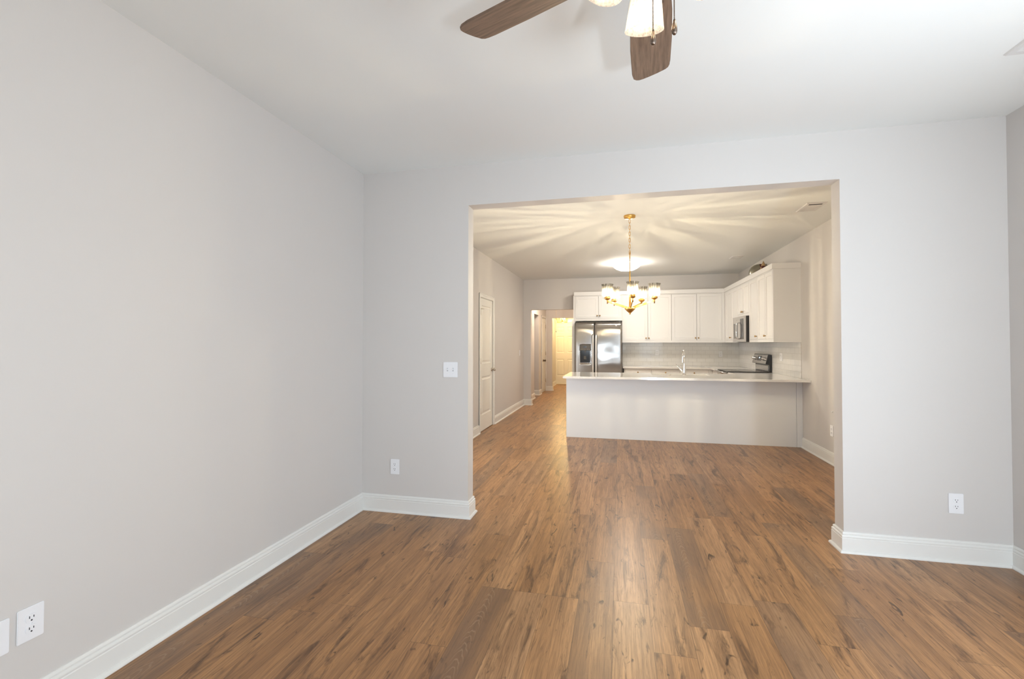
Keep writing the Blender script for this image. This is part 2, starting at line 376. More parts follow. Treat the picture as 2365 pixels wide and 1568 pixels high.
def panel_face(bm, us, zs, panels, y0, thick, style='shaker', depth=.008):
    """door leaf: front faces -Y at y0; cells of the grid listed in panels are recessed"""
    y1 = y0 + thick
    def quad(a, b2, c, d): bm.faces.new([bm.verts.new(p) for p in (a, b2, c, d)])
    for i in range(len(us) - 1):
        for j in range(len(zs) - 1):
            u0, u1, z0, z1 = us[i], us[i + 1], zs[j], zs[j + 1]
            if (i, j) not in panels:
                quad((u0, y0, z0), (u1, y0, z0), (u1, y0, z1), (u0, y0, z1)); continue
            rings = [(0, 0), (.003, depth)] if style == 'shaker' else [(0, 0), (.012, depth), (.03, depth), (.05, .002)]
            for (a, da), (c, dc) in zip(rings, rings[1:]):
                A = [(u0 + a, y0 + da, z0 + a), (u1 - a, y0 + da, z0 + a), (u1 - a, y0 + da, z1 - a), (u0 + a, y0 + da, z1 - a)]
                B = [(u0 + c, y0 + dc, z0 + c), (u1 - c, y0 + dc, z0 + c), (u1 - c, y0 + dc, z1 - c), (u0 + c, y0 + dc, z1 - c)]
                for k in range(4): quad(A[k], A[(k + 1) % 4], B[(k + 1) % 4], B[k])
            a, da = rings[-1]
            quad((u0 + a, y0 + da, z0 + a), (u1 - a, y0 + da, z0 + a), (u1 - a, y0 + da, z1 - a), (u0 + a, y0 + da, z1 - a))
    a, b2, c, d = us[0], us[-1], zs[0], zs[-1]
    quad((a, y1, c), (a, y1, d), (b2, y1, d), (b2, y1, c))
    quad((a, y0, c), (a, y0, d), (a, y1, d), (a, y1, c)); quad((b2, y0, c), (b2, y1, c), (b2, y1, d), (b2, y0, d))
    quad((a, y0, d), (b2, y0, d), (b2, y1, d), (a, y1, d)); quad((a, y0, c), (a, y1, c), (b2, y1, c), (b2, y0, c))
    bmesh.ops.remove_doubles(bm, verts=bm.verts, dist=1e-5)
    return bm
def obj(name, bm, m, parent=None, loc=None, rotz=None, recalc=True):
    if recalc: bmesh.ops.recalc_face_normals(bm, faces=bm.faces)
    me = bpy.data.meshes.new(name); bm.to_mesh(me); bm.free(); me.materials.append(m)
    o = bpy.data.objects.new(name, me); COL.objects.link(o)
    if parent is not None: o.parent = parent
    if loc is not None: o.location = loc
    if rotz is not None: o.rotation_euler = (0, 0, rotz)
    return o
def tag(o, label, cat, group=None):
    o['label'] = label; o['category'] = cat
    if group: o['group'] = group
    return o
def thing(name, label, cat, loc=(0, 0, 0), rotz=0.0, group=None):
    o = bpy.data.objects.new(name, None); COL.objects.link(o); o.empty_display_size = .1
    o.location = loc; o.rotation_euler = (0, 0, rotz)
    return tag(o, label, cat, group)
def struct(name, bm=None, m=None, label=None, cat=None, loc=None, rotz=None, recalc=True):
    if bm is None:
        o = bpy.data.objects.new(name, None); COL.objects.link(o)
        if loc is not None: o.location = loc
        if rotz is not None: o.rotation_euler = (0, 0, rotz)
    else: o = obj(name, bm, m, None, loc, rotz, recalc)
    o['kind'] = 'structure'
    if label: o['label'] = label
    if cat: o['category'] = cat
    return o
def copy_tree(o, parent=None):
    c = o.copy(); COL.objects.link(c)
    if parent is not None: c.parent = parent; c.matrix_parent_inverse = o.matrix_parent_inverse.copy()
    for ch in list(o.children): copy_tree(ch, c)
    return c
def light(name, loc, power, color, radius, parent=None):
    l = bpy.data.lights.new(name, 'POINT'); l.energy = power; l.color = color; l.shadow_soft_size = radius
    o = bpy.data.objects.new(name, l); COL.objects.link(o); o.location = loc
    if parent is not None: o.parent = parent
    return o

# ================================================================== SETTING
b = new(); box(b, -3.4, XR + .12, YR - .12, YF + .12, -.1, 0)
struct('floor', b, M['floor'], 'warm brown oak plank floor running from the living room into the kitchen and hall', 'floor')
b = new(); box(b, -3.4, XR + .12, YR - .12, YF + .12, ZC, ZC + .1)
struct('ceiling', b, M['ceiling'], 'flat white painted ceiling over living room, kitchen and hall', 'ceiling')

PD0, PD1, PDZ = 6.705, 7.425, 2.048         # pantry door opening on the left wall
SO0, SO1, SOZ = 11.28, 11.94, 2.085         # side opening in the hall
CD0, CD1, CDZ = 12.36, 13.06, 2.055         # hall closet doors
b = new(); W0 = XL - .13
y0, y1, z0, z1 = ADDED_KWIN
box(b, W0, XL, YR - .12, y0, 0, ZC); box(b, W0, XL, y0, y1, 0, z0); box(b, W0, XL, y0, y1, z1, ZC); box(b, W0, XL, y1, PD0, 0, ZC); box(b, W0, XL, PD0, PD1, PDZ, ZC); box(b, W0, XL, PD1, SO0, 0, ZC)
box(b, W0, XL, SO0, SO1, SOZ, ZC); box(b, W0, XL, SO1, CD0, 0, ZC); box(b, W0, XL, CD0, CD1, CDZ, ZC); box(b, W0, XL, CD1, YF + .12, 0, ZC)
struct('wall_left', b, M['wall'], 'long pale greige wall on the left side of living room and kitchen', 'wall')
b = new(); y0, y1, z0, z1 = ADDED_SWIN
box(b, XR, XR + .12, YR - .12, y0, 0, ZC); box(b, XR, XR + .12, y1, YK + .12, 0, ZC); box(b, XR, XR + .12, y0, y1, 0, z0); box(b, XR, XR + .12, y0, y1, z1, ZC)
struct('wall_right', b, M['wall'], 'pale greige wall on the right side', 'wall')
b = new(); box(b, XL, XO1, YB, YB + T, 0, ZC); box(b, XO2, XR, YB, YB + T, 0, ZC); box(b, XO1, XO2, YB, YB + T, ZO, ZC)
struct('wall_middle', b, M['wall'], 'greige partition wall with wide cased opening to the kitchen', 'wall')
b = new(); box(b, XL, HALLX1, YK, YK + .12, 0, ZC); box(b, HALLX1, HALLX2, YK, YK + .12, 2.083, ZC); box(b, HALLX2, XR, YK, YK + .12, 0, ZC)
struct('wall_kitchen_back', b, M['wall'], 'kitchen back wall with the hall opening beside the refrigerator', 'wall')
b = new(); box(b, HALLX2 + .02, HALLX2 + .14, YK + .12, YF, 0, ZC)
struct('wall_hall_right', b, M['wall'], 'right wall of the narrow hall', 'wall')
b = new(); box(b, XL, -1.878, YE, YE + .12, 0, ZC); box(b, -1.878, HALLX2 + .02, YE, YE + .12, 2.073, ZC)
struct('wall_hall_end', b, M['wall'], 'end wall of the hall with opening to the front door', 'wall')
b = new(); box(b, XL - .55, -2.19, YF, YF + .12, 0, ZC); box(b, -2.19, -1.26, YF, YF + .12, 2.06, ZC); box(b, -1.26, HALLX2 + .14, YF, YF + .12, 0, ZC)
struct('wall_front', b, M['wall'], 'wall around the front door', 'wall')
b = new(); box(b, -3.4, -3.28, 10.5, 12.5, 0, ZC); box(b, -3.28, W0, 10.5, 10.62, 0, ZC); box(b, -3.28, W0, 12.38, 12.5, 0, ZC)
struct('wall_side_hall', b, M['wall'], 'walls of the side corridor off the hall', 'wall')
# wall behind the camera, opened for the added windows
b = new(); xs = [XL] + [v for w in ADDED_WINS for v in w[:2]] + [XR]
for k in range(0, len(xs), 2): box(b, xs[k], xs[k + 1], YR - .12, YR, 0, ZC)
for a, c, z0, z1 in ADDED_WINS: box(b, a, c, YR - .12, YR, 0, z0); box(b, a, c, YR - .12, YR, z1, ZC)
struct('wall_rear', b, M['wall'], 'wall behind the viewer, opened for the added windows', 'wall')
def window(n, label, x0, x1, z0, z1, loc, rotz, bars):
    # local: wall face toward the room at y = 0, outside at negative y
    w = struct('window_%d' % n, None, None, label, 'window', loc, rotz)
    f = new(); fwid = .035
    box(f, x0, x0 + fwid, -.09, .012, z0, z1); box(f, x1 - fwid, x1, -.09, .012, z0, z1)
    box(f, x0, x1, -.09, .012, z0, z0 + fwid); box(f, x0, x1, -.09, .012, z1 - fwid, z1)
    for kind, v in bars:
        if kind == 'h': box(f, x0, x1, -.07, -.03, v - .025, v + .025)
        else: box(f, v - .03, v + .03, -.07, -.03, z0, z1)
    obj('window_frame', f, M['trim'], w)
    f = new(); box(f, x0 + .02, x1 - .02, -.056, -.05, z0 + .02, z1 - .02); obj('pane', f, M['windowglass'], w)
a, c, z0, z1 = ADDED_WINS[0]; window(1, 'low ribbon window added behind the viewer for its reflection in the refrigerator', a, c, z0, z1, (0, YR, 0), 0, [])
a, c, z0, z1 = ADDED_WINS[1]; window(2, 'tall window added in the wall behind the viewer to let light in', a, c, z0, z1, (0, YR, 0), 0, [('v', (a + c) / 2)])
y0, y1, z0, z1 = ADDED_SWIN; window(3, 'glazed patio door added in the right wall, unseen, to let light in', y0, y1, z0, z1, (XR, 0, 0), PI / 2, [('v', (y0 + y1) / 2)])
y0, y1, z0, z1 = ADDED_KWIN; window(4, 'window added in the left wall to brighten the kitchen, hidden behind the partition', -y1, -y0, z0, z1, (XL, 0, 0), -PI / 2, [('v', -(y0 + y1) / 2), ('h', 1.05)])

# ---- baseboards
PROF = [(0, 0), (.0295, 0), (.0290, .006), (.0265, .0115), (.0225, .0155), (.0165, .018), (.0165, .092), (.0140, .0945), (.0140, .0975),
        (.0155, .100), (.0160, .105), (.0145, .1095), (.0110, .1125), (.0085, .1135), (.0085, .1165), (.0105, .1185), (.0105, .1225), (.0085, .1275), (.0045, .1315), (0, .132)]
def baseboard(name, pts, label):
    """pts run with the room on the right-hand side of the direction of travel"""
    bm = new(); P = [Vector((x, y)) for x, y in pts]; rings = []
    for i, p in enumerate(P):
        ns = []
        if i > 0: d = (P[i] - P[i - 1]).normalized(); ns.append(Vector((d.y, -d.x)))
        if i < len(P) - 1: d = (P[i + 1] - P[i]).normalized(); ns.append(Vector((d.y, -d.x)))
        if len(ns) == 1: n = ns[0]
        else: n = ns[0] + ns[1]; n = n / (1 + ns[0].dot(ns[1]))
        rings.append([bm.verts.new((p.x + n.x * d_, p.y + n.y * d_, z + .0002)) for d_, z in PROF])
    for a, c in zip(rings, rings[1:]):
        for k in range(len(PROF) - 1): bm.faces.new((a[k], c[k], c[k + 1], a[k + 1]))
    bm.faces.new(rings[0]); bm.faces.new(rings[-1])
    return struct(name, bm, M['trim'], label, 'baseboard')
CW = .065
baseboard('baseboard_left', [(XL, YR), (XL, YB), (XO1, YB), (XO1, YB + T), (XL, YB + T), (XL, PD0 - CW)], 'white moulded baseboard along left wall and around the partition stub')
baseboard('baseboard_right', [(XR, YP), (XR, YB + T), (XO2, YB + T), (XO2, YB), (XR, YB), (XR, ADDED_SWIN[1])], 'white moulded baseboard along right wall and right partition stub')
baseboard('baseboard_kitchen', [(XL, PD1 + CW), (XL, YK), (HALLX1, YK), (HALLX1, YK + .12), (XL, YK + .12), (XL, SO0), (W0, SO0)], 'white baseboard from pantry door to the hall opening')
baseboard('baseboard_hall', [(W0, SO1), (XL, SO1), (XL, CD0 - .06)], 'white baseboard between hall side opening and closet doors')
baseboard('baseboard_hall_end', [(XL, CD1 + .06), (XL, YE), (-1.878, YE), (-1.878, YE + .12), (XL, YE + .12), (XL, YF)], 'white baseboard around the hall end wall')

# ---- casings
def casing(name, y0, y1, zt, w, label):
    bm = new(); x = XL
    for (a, c) in ((y0 - w, y0 - .004), (y1 + .004, y1 + w)):
        box(bm, x, x + .014, a, c, 0, zt + w, .003); 
    box(bm, x, x + .014, y0 - .004, y1 + .004, zt + .004, zt + w, .003)
    for (a, c) in ((y0 - w, y0 - w + .016), (y1 + w - .016, y1 + w)): box(bm, x, x + .02, a, c, 0, zt + w, .004)
    box(bm, x, x + .02, y0 - w, y1 + w, zt + w - .016, zt + w, .004)
    # jamb lining
    box(bm, x - .13, x + .001, y0 - .006, y0 + .0, 0, zt); box(bm, x - .13, x + .001, y1, y1 + .006, 0, zt); box(bm, x - .13, x + .001, y0, y1, zt, zt + .006)
    return struct(name, bm, M['trim'], label, 'trim')
casing('trim_1', PD0, PD1, PDZ, CW, 'white casing around the pantry door')
casing('trim_2', CD0, CD1, CDZ, .055, 'white casing around the hall closet doors')
bm = new(); box(bm, -2.19, -2.15, YF - .02, YF + .1, 0, 2.06); box(bm, -1.30, -1.26, YF - .02, YF + .1, 0, 2.06); box(bm, -2.15, -1.30, YF - .02, YF + .1, 2.035, 2.06)
box(bm, -2.25, -2.17, YF - .016, YF, 0, 2.13, .003); box(bm, -1.28, -1.20, YF - .016, YF, 0, 2.13, .003); box(bm, -2.17, -1.28, YF - .016, YF, 2.045, 2.13, .003)
struct('trim_3', bm, M['trim'], 'white casing around the front door', 'trim')
bm = new(); box(bm, -2.15, -1.30, YF - .03, YF + .1, 0, .018, .003)
struct('trim_4', bm, simple('threshold', (.55, .45, .3), .4, .6), 'metal threshold under the front door', 'trim')

# ---- doors (front faces local -Y)
def knob(parent, x, z, y, m, name='knob', r=.026):
    bm = new(); lathe(bm, [(0, 0), (.031, 0), (.031, .006), (.012, .010), (.011, .030), (r * .75, .034), (r, .044), (r, .054), (r * .8, .063), (0, .067)], (x, y, z), 20, '-Y')
    return obj(name, bm, m, parent)
def hinge(parent, x, z, y, h=.09):
    bm = new(); box(bm, x - .016, x + .016, y, y + .006, z - h / 2, z + h / 2); tube(bm, [(x, y - .003, z - h / 2), (x, y - .003, z + h / 2)], .0065, 8)
    return obj('hinge', bm, M['nickel'], parent)
d = struct('door_1', None, None, 'white two-panel pantry door with nickel knob on left kitchen wall', 'door', (XL - .004, PD0, 0), PI / 2)
w = PD1 - PD0
bm = new(); panel_face(bm, [.0008, .105, w - .105, w - .0008], [.010, .25, .835, 1.035, 1.935, PDZ - .001], {(1, 1), (1, 3)}, 0, .036, 'raised', .010)
obj('leaf', bm, M['door'], d)
for z in (1.828, 1.08, .328): hinge(d, .006, z, -.010)
bm = new(); tube(bm, [(.006, -.016, 1.872), (.03, -.03, 1.874), (.07, -.045, 1.874)], .005, 8); obj('hinge_stop', bm, M['nickel'], d)
knob(d, w - .06, .921, 0, M['nickel'])

d = struct('door_2', None, None, 'pair of narrow panelled closet doors on hall left wall', 'door', (XL - .004, CD0, 0), PI / 2)
w = CD1 - CD0
for x0, x1 in ((.0008, w / 2 - .001), (w / 2 + .001, w - .0008)):
    bm = new(); m_ = (x1 - x0) * .26
    panel_face(bm, [x0, x0 + m_, x1 - m_, x1], [.012, .26, .85, 1.03, 1.94, CDZ - .001], {(1, 1), (1, 3)}, 0, .034, 'raised', .009)
    obj('leaf', bm, M['door'], d)
for z in (1.83, 1.07, .31): hinge(d, .006, z, -.010, .1); hinge(d, w - .006, z, -.010, .1)
knob(d, w / 2 - .05, .875, 0, M['bronze']); knob(d, w / 2 + .05, .875, 0, M['bronze'])

d = struct('door_3', None, None, 'white six-panel front door at the far end of the hall', 'door', (-2.15, YF + .02, 0), 0)
bm = new(); panel_face(bm, [.002, .125, .375, .475, .725, .848], [.018, .285, .835, 1.045, 1.59, 1.72, 1.895, 2.034], {(1, 1), (3, 1), (1, 3), (3, 3), (1, 5), (3, 5)}, 0, .044, 'raised', .012)
obj('leaf', bm, M['door'], d)
knob(d, .79, .95, 0, M['brass'])

# ================================================================== ELECTRICAL PLATES
def plate_bm(w, h):
    bm = new(); xz_slab(bm, rrect(w, h, .004, 2), -.006, 0, .0018); return bm
def duplex(label, loc, rotz, w=.076, h=.120, group=None, shrink=1.0):
    t = thing('wall_outlet', label, 'outlet', loc, rotz, group)
    obj('cover_plate', plate_bm(w, h), M['plastic'], t)
    for s in (1, -1):
        bm = new(); zc = s * .0195; pts = []
        for k in range(24):
            a = 2 * PI * k / 24; pts.append((.0175 * math.cos(a), zc + max(-.0135, min(.0135, .0175 * math.sin(a)))))
        xz_slab(bm, pts, -.0085, -.004, .0008); r = obj('receptacle', bm, M['plastic'], t)
        for x, hh in ((-.0062, .0085), (.0062, .0070)):
            bm = new(); box(bm, x - .0011, x + .0011, -.0092, -.0080, zc + .0035 - hh / 2, zc + .0035 + hh / 2); obj('slot', bm, M['dark'], r)
        bm = new(); lathe(bm, [(0, .0080), (.0027, .0080), (.0027, .0092), (0, .0092)], (0, 0, zc - .0080), 10, '-Y'); obj('ground_hole', bm, M['dark'], r)
    bm = new(); lathe(bm, [(0, .006), (.003, .006), (.003, .0075), (0, .0078)], (0, 0, 0), 10, '-Y'); obj('screw', bm, M['plastic'], t)
    return t
L90, R90 = PI / 2, -PI / 2
duplex('white duplex outlet on the left wall beside a blank plate', (XL, 1.2375, .352), L90, .078, .118)
duplex('white duplex outlet below the light switch, left of the wide opening', (-1.759, YB, .360), 0)
duplex('white duplex outlet on the partition, right of the wide opening', (2.0215, YB, .359), 0, .078, .122)
duplex('white outlet low on kitchen right wall, half behind the opening edge', (XR, 5.875, .370), R90)
duplex('white outlet in tiled backsplash left of the faucet', (.750, YK - .010, 1.160), 0, .07, .114)
duplex('white outlet in tiled backsplash right of the faucet', (1.965, YK - .010, 1.135), 0, .07, .114)
duplex('white outlet in the side backsplash near the range back', (XR - .010, 7.49, 1.15), R90, .11, .118)
t = tag(obj('blank_plate', plate_bm(.080, .118), M['plastic'], None, (XL, 1.138, .346), L90), 'white blank cover plate cut by the left picture edge', 'cover plate')
t = thing('light_switch', 'white double toggle switch plate left of the wide opening', 'light switch', (-1.290, YB, 1.143), 0)
obj('cover_plate', plate_bm(.118, .118), M['plastic'], t)
for x in (-.023, .023):
    bm = new(); box(bm, x - .0052, x + .0052, -.0068, -.004, -.0125, .0125); r = obj('toggle_slot', bm, simple('slot_shadow', (.55, .55, .57), .5), t)
    bm = new(); box(bm, x - .0042, x + .0042, -.018, -.005, -.002, .007, .0015); obj('toggle', bm, M['plastic'], r)
    for z in (.030, -.030):
        bm = new(); lathe(bm, [(0, .006), (.003, .006), (.003, .0073), (0, .0076)], (x, 0, z), 10, '-Y'); obj('screw', bm, M['plastic'], t)
t = thing('light_switch', 'small white switch plate on the left wall past the pantry door', 'light switch', (XL, 9.55, 1.15), L90)
obj('cover_plate', plate_bm(.072, .116), M['plastic'], t)
bm = new(); box(bm, -.016, .016, -.009, -.004, -.032, .032, .002); obj('rocker', bm, M['plastic'], t)
bm = new(); lathe(bm, [(0, 0), (.010, 0), (.009, .008), (0, .010)], (0, 0, 0), 12, '-Y')
tag(obj('wall_plug', bm, M['plastic'], None, (XR, 5.85, .585), R90), 'tiny white plug on kitchen right wall above the outlet', 'wall plug')

# ================================================================== CEILING VENTS
def vent(label, x0, x1, y0, y1, n, slot=None):
    t = thing('ceiling_vent', label, 'vent', ((x0 + x1) / 2, (y0 + y1) / 2, ZC), 0, 'ceiling air vents')
    w, h = x1 - x0, y1 - y0; f = .03
    bm = new()
    o = [(-w / 2, -h / 2), (w / 2, -h / 2), (w / 2, h / 2), (-w / 2, h / 2)]
    inn = [(x - math.copysign(f, x), y - math.copysign(f, y)) for x, y in o]
    def ring(pts, z): return [bm.verts.new((x, y, z)) for x, y in pts]
    a = ring(o, -.0005); c = ring([(x - math.copysign(.006, x), y - math.copysign(.006, y)) for x, y in o], -.009); e = ring(inn, -.009); g = ring(inn, -.001)
    for A, B in ((a, c), (c, e), (e, g)):
        for k in range(4): bm.faces.new((A[k], A[(k + 1) % 4], B[(k + 1) % 4], B[k]))
    obj('frame', bm, M['vent'], t)
    bm = new(); box(bm, inn[0][0], inn[1][0], inn[0][1], inn[2][1], -.0015, -.0007); obj('backing', bm, M['ventdark'], t)
    L_ = h - 2 * f
    for k in range(n):
        y = inn[0][1] + L_ * (k + .5) / n
        if slot and slot[0] <= k <= slot[1]:
            if k == slot[0]:
                bm = new(); box(bm, inn[0][0] + .004, inn[1][0] - .004, inn[0][1] + L_ * slot[0] / n, inn[0][1] + L_ * (slot[1] + 1) / n, -.0088, -.0016); obj('open_slot', bm, M['dark'], t)
            continue
        bm = new(); hw = L_ / n * .45
        vs = [bm.verts.new(p) for p in ((inn[0][0], y - hw, -.0035), (inn[1][0], y - hw, -.0035), (inn[1][0], y + hw, -.0080), (inn[0][0], y + hw, -.0080))]
        vs2 = [bm.verts.new(v.co + Vector((0, 0, .0012))) for v in vs]
        bm.faces.new(vs); bm.faces.new(list(reversed(vs2)))
        for q in range(4): bm.faces.new((vs[q], vs2[q], vs2[(q + 1) % 4], vs[(q + 1) % 4]))
        obj('slat', bm, M['vent'], t)
    return t
vent('white louvred ceiling vent at the right picture edge above the living room', 1.812, 2.02, 2.39, 2.698, 12)
vent('white ceiling vent with a dark open slot, just past the wide opening', 1.818, 2.005, 5.115, 5.425, 14, (0, 1))
vent('small white ceiling vent over the kitchen, above the wall cabinets', 1.757, 1.935, 7.942, 8.195, 10)

# ================================================================== CEILING FAN
HUB = Vector((.090, 1.337)); BZ = 2.468
fan = thing('ceiling_fan', 'ceiling fan with brown wood blades and lit glass shades, cut by the top edge', 'ceiling fan', (HUB.x, HUB.y, ZC))
bm = new(); lathe(bm, [(0, 0), (.075, 0), (.075, -.02), (.06, -.05), (.025, -.065), (0, -.065)]); obj('canopy', bm, M['bronze'], fan)
bm = new(); tube(bm, [(0, 0, -.06), (0, 0, -.20)], .013); obj('downrod', bm, M['bronze'], fan)
bm = new(); lathe(bm, [(0, -.17), (.05, -.175), (.10, -.20), (.115, -.24), (.115, -.275), (.09, -.305), (.06, -.32), (0, -.32)]); obj('motor_housing', bm, M['bronze'], fan)
bm = new(); lathe(bm, [(0, -.315), (.05, -.315), (.055, -.36), (.045, -.40), (.02, -.415), (0, -.415)]); obj('switch_housing', bm, M['bronze'], fan)
def blade_outline():
    # root at x=.17, tip at x=.66; slightly skewed rounded tip
    pts = [(.17, -.060), (.30, -.071), (.45, -.0765), (.60, -.0765)]
    tip = [(.628, -.0752), (.643, -.071), (.652, -.060), (.658, -.025), (.662, .010), (.664, .034), (.662, .048), (.655, .060), (.641, .0700)]
    top = [(.61, .0745), (.45, .0755), (.30, .070), (.17, .060)]
    return pts + tip + top
for k in range(5):
    ang = math.radians(86.5 + 72 * k)
    bm = new(); prism(bm, blade_outline(), -.004, .004, .0015)
    bl = obj('blade', bm, M['blade'], fan, (0, 0, BZ - ZC))
    bl.rotation_euler = (math.radians(-13), 0, ang)
    bm = new(); prism(bm, [(.08, -.016), (.17, -.02), (.24, -.038), (.25, 0), (.24, .038), (.17, .02), (.08, .016)], -.012, -.0045, .001)
    obj('blade_iron', bm, M['bronze'], bl)
for k in range(4):
    ang = math.radians((99, 190, 275, 5)[k]); rad = (.128, .104, .108, .104)[k]; dx, dy = math.cos(ang), math.sin(ang)
    bm = new(); tube(bm, [(dx * .045, dy * .045, -.375), (dx * .08, dy * .08, -.37), (dx * .10, dy * .10, -.345), (dx * .115, dy * .115, -.325)], .008, 10)
    obj('light_arm', bm, M['bronze'], fan)
    bm = new(); lathe(bm, [(0, .005), (.022, .004), (.028, -.012), (.026, -.035), (0, -.035)])
    tilt = Matrix.Rotation(ang, 4, 'Z') @ Matrix.Rotation(math.radians(-17), 4, 'Y')
    so = obj('socket', bm, M['bronze'], fan); so.matrix_local = Matrix.Translation((dx * rad + .014, dy * rad - .043, -.297)) @ tilt
    bm = new()
    lathe(bm, [(.026, -.022), (.035, -.026), (.043, -.045), (.048, -.075), (.053, -.110), (.0575, -.140), (.0585, -.144), (.0560, -.1445), (.051, -.112), (.046, -.075), (.041, -.047), (.033, -.029), (.026, -.025)], n=40)
    sh = obj('glass_shade', bm, M['fanshade'], so)
    bm = new(); lathe(bm, [(0, -.035), (.012, -.036), (.014, -.05), (.024, -.075), (.026, -.09), (.019, -.108), (0, -.114)], n=20)
    bu = obj('bulb', bm, emis('fan_bulb_glow', (1, .88, .72), 6.0) if k == 0 else bpy.data.materials['fan_bulb_glow'], so)
    light('fan_lamp', (0, 0, -.122), 0.6, (1, .78, .52), .015, so)
for (px, py, pz, zt) in ((.092 - HUB.x, 1.300 - HUB.y, 2.158 - ZC, -.40), (.149 - HUB.x, 1.318 - HUB.y, 2.19 - ZC, -.385)):
    bm = new(); n = 34
    for q in range(n):
        z = pz + .04 + (zt - pz - .04) * (q + .5) / n
        bmesh.ops.create_icosphere(bm, subdivisions=1, radius=.0021, matrix=Matrix.Translation((px, py, z)))
    tube(bm, [(px, py, pz + .038), (px, py, zt)], .0007, 5)
    ch = obj('pull_chain', bm, M['pewter'], fan)
    bm = new(); lathe(bm, [(0, 0), (.0035, .0005), (.0062, .004), (.0078, .010), (.0076, .017), (.006, .027), (.004, .036), (.0028, .042), (0, .0425)], (px, py, pz), 20)
    obj('pull_weight', bm, M['pewter'], ch)

# ================================================================== CHANDELIER
CX, CY = .112, 5.195
ch = thing('chandelier', 'brushed gold five-light chandelier with glass shades hanging before the kitchen', 'chandelier', (CX, CY, ZC))
bm = new(); lathe(bm, [(0, 0), (.062, 0), (.063, -.008), (.060, -.024), (.055, -.028), (.012, -.030), (.010, -.042), (0, -.042)]); obj('canopy', bm, M['gold'], ch)
z = -.040; k = 0
while z > 2.325 - ZC:
    bm = new(); pts = []
    for q in range(16):
        a = 2 * PI * q / 16; x = .0085 * math.cos(a); zz = .0105 * math.sin(a) + math.copysign(.011, math.sin(a)) if abs(math.sin(a)) > 1e-6 else 0
        pts.append((x, 0, z - .0215 + zz) if k % 2 == 0 else (0, x, z - .0215 + zz))
    tube(bm, pts, .0026, 6, closed=True); obj('chain_link', bm, M['gold'], ch)
    z -= .0345; k += 1
ztop = z + .02
bm = new(); tube(bm, [(0, 0, ztop), (0, 0, ztop - .06), (0, 0, -.80), (0, 0, 1.73 - ZC)], [.0045, .0055, .009, .0105], 14); obj('stem', bm, M['gold'], ch)
bm = new(); lathe(bm, [(0, 1.742 - ZC), (.045, 1.742 - ZC), (.055, 1.732 - ZC), (.055, 1.722 - ZC), (.030, 1.695 - ZC), (.018, 1.688 - ZC), (.018, 1.682 - ZC), (0, 1.682 - ZC)], n=28); obj('hub', bm, M['gold'], ch)
bm = new(); lathe(bm, [(0, 1.684 - ZC), (.009, 1.684 - ZC), (.009, 1.668 - ZC), (.006, 1.664 - ZC), (0, 1.662 - ZC)], n=16); obj('finial', bm, M['gold'], ch)
RA = .258
SHADE_P = [(.020, .0), (.040, .002), (.0535, .007), (.0565, .016), (.057, .060), (.057, .112), (.0585, .120), (.063, .128), (.0645, .136), (.0625, .1372), (.0605, .131), (.0555, .122), (.0545, .110), (.0545, .060), (.054, .018), (.050, .010), (.038, .005), (.020, .003)]
for k in range(5):
    ang = math.radians(-85.0 + 72 * k); dx, dy = math.cos(ang), math.sin(ang)
    R_ = Matrix.Rotation(ang, 4, 'Z')
    # flat bar arm
    bm = new(); a0, a1 = Vector((.035, 0, 1.737 - ZC)), Vector((RA + .006, 0, 1.806 - ZC))
    hw, hh = .0055, .0115
    vs = [bm.verts.new(R_ @ (p + Vector((0, sy * hw, sz * hh)))) for p in (a0, a1) for sy, sz in ((-1, -1), (1, -1), (1, 1), (-1, 1))]
    for f in ((0, 1, 2, 3), (7, 6, 5, 4), (0, 4, 5, 1), (1, 5, 6, 2), (2, 6, 7, 3), (3, 7, 4, 0)): bm.faces.new([vs[i] for i in f])
    obj('arm', bm, M['gold'], ch)
    c = (dx * RA, dy * RA, 0)
    bm = new(); lathe(bm, [(0, 1.776), (.006, 1.776), (.006, 1.815), (.012, 1.816), (.030, 1.828), (.033, 1.836), (.033, 1.842), (.024, 1.852), (.020, 1.854), (.012, 1.856), (.012, 1.880), (0, 1.880)], (c[0], c[1], -ZC), 24)
    cup = obj('socket_cup', bm, M['gold'], ch)
    bm = new(); lathe(bm, SHADE_P, n=48)
    sh = obj('glass_shade', bm, M['shade'], ch, (c[0], c[1], 1.850 - ZC), ang * 1.7)
    bm = new(); lathe(bm, [(0, 0), (.010, .0), (.012, .008), (.020, .026), (.0215, .038), (.017, .052), (.008, .060), (0, .062)], n=20)
    bu = obj('bulb', bm, M['bulbglass'], sh, (0, 0, .010))
    bm = new(); lathe(bm, [(0, .012), (.0014, .013), (.0014, .048), (0, .049)], n=8)
    obj('filament', bm, emis('filament_glow', (1, .83, .55), 46000.0) if k == 0 else bpy.data.materials['filament_glow'], bu)
    

# ================================================================== FLUSH CEILING LIGHT
FX, FY = .122, 8.24
fl = thing('flush_ceiling_light', 'round glowing white dome light on the kitchen ceiling', 'ceiling light', (FX, FY, ZC))
bm = new(); lathe(bm, [(0, 0), (.240, 0), (.240, -.013), (.236, -.015), (.232, -.015), (.232, -.004), (0, -.004)], n=48); obj('base_ring', bm, M['vent'], fl)
bm = new(); lathe(bm, [(.246, -.0155), (.248, -.022), (.240, -.040), (.214, -.072), (.172, -.102), (.12, -.124), (.06, -.135), (0, -.138)], n=48)
obj('diffuser', bm, emis('diffuser_glow', (1.0, .91, .79), 52.0), fl)

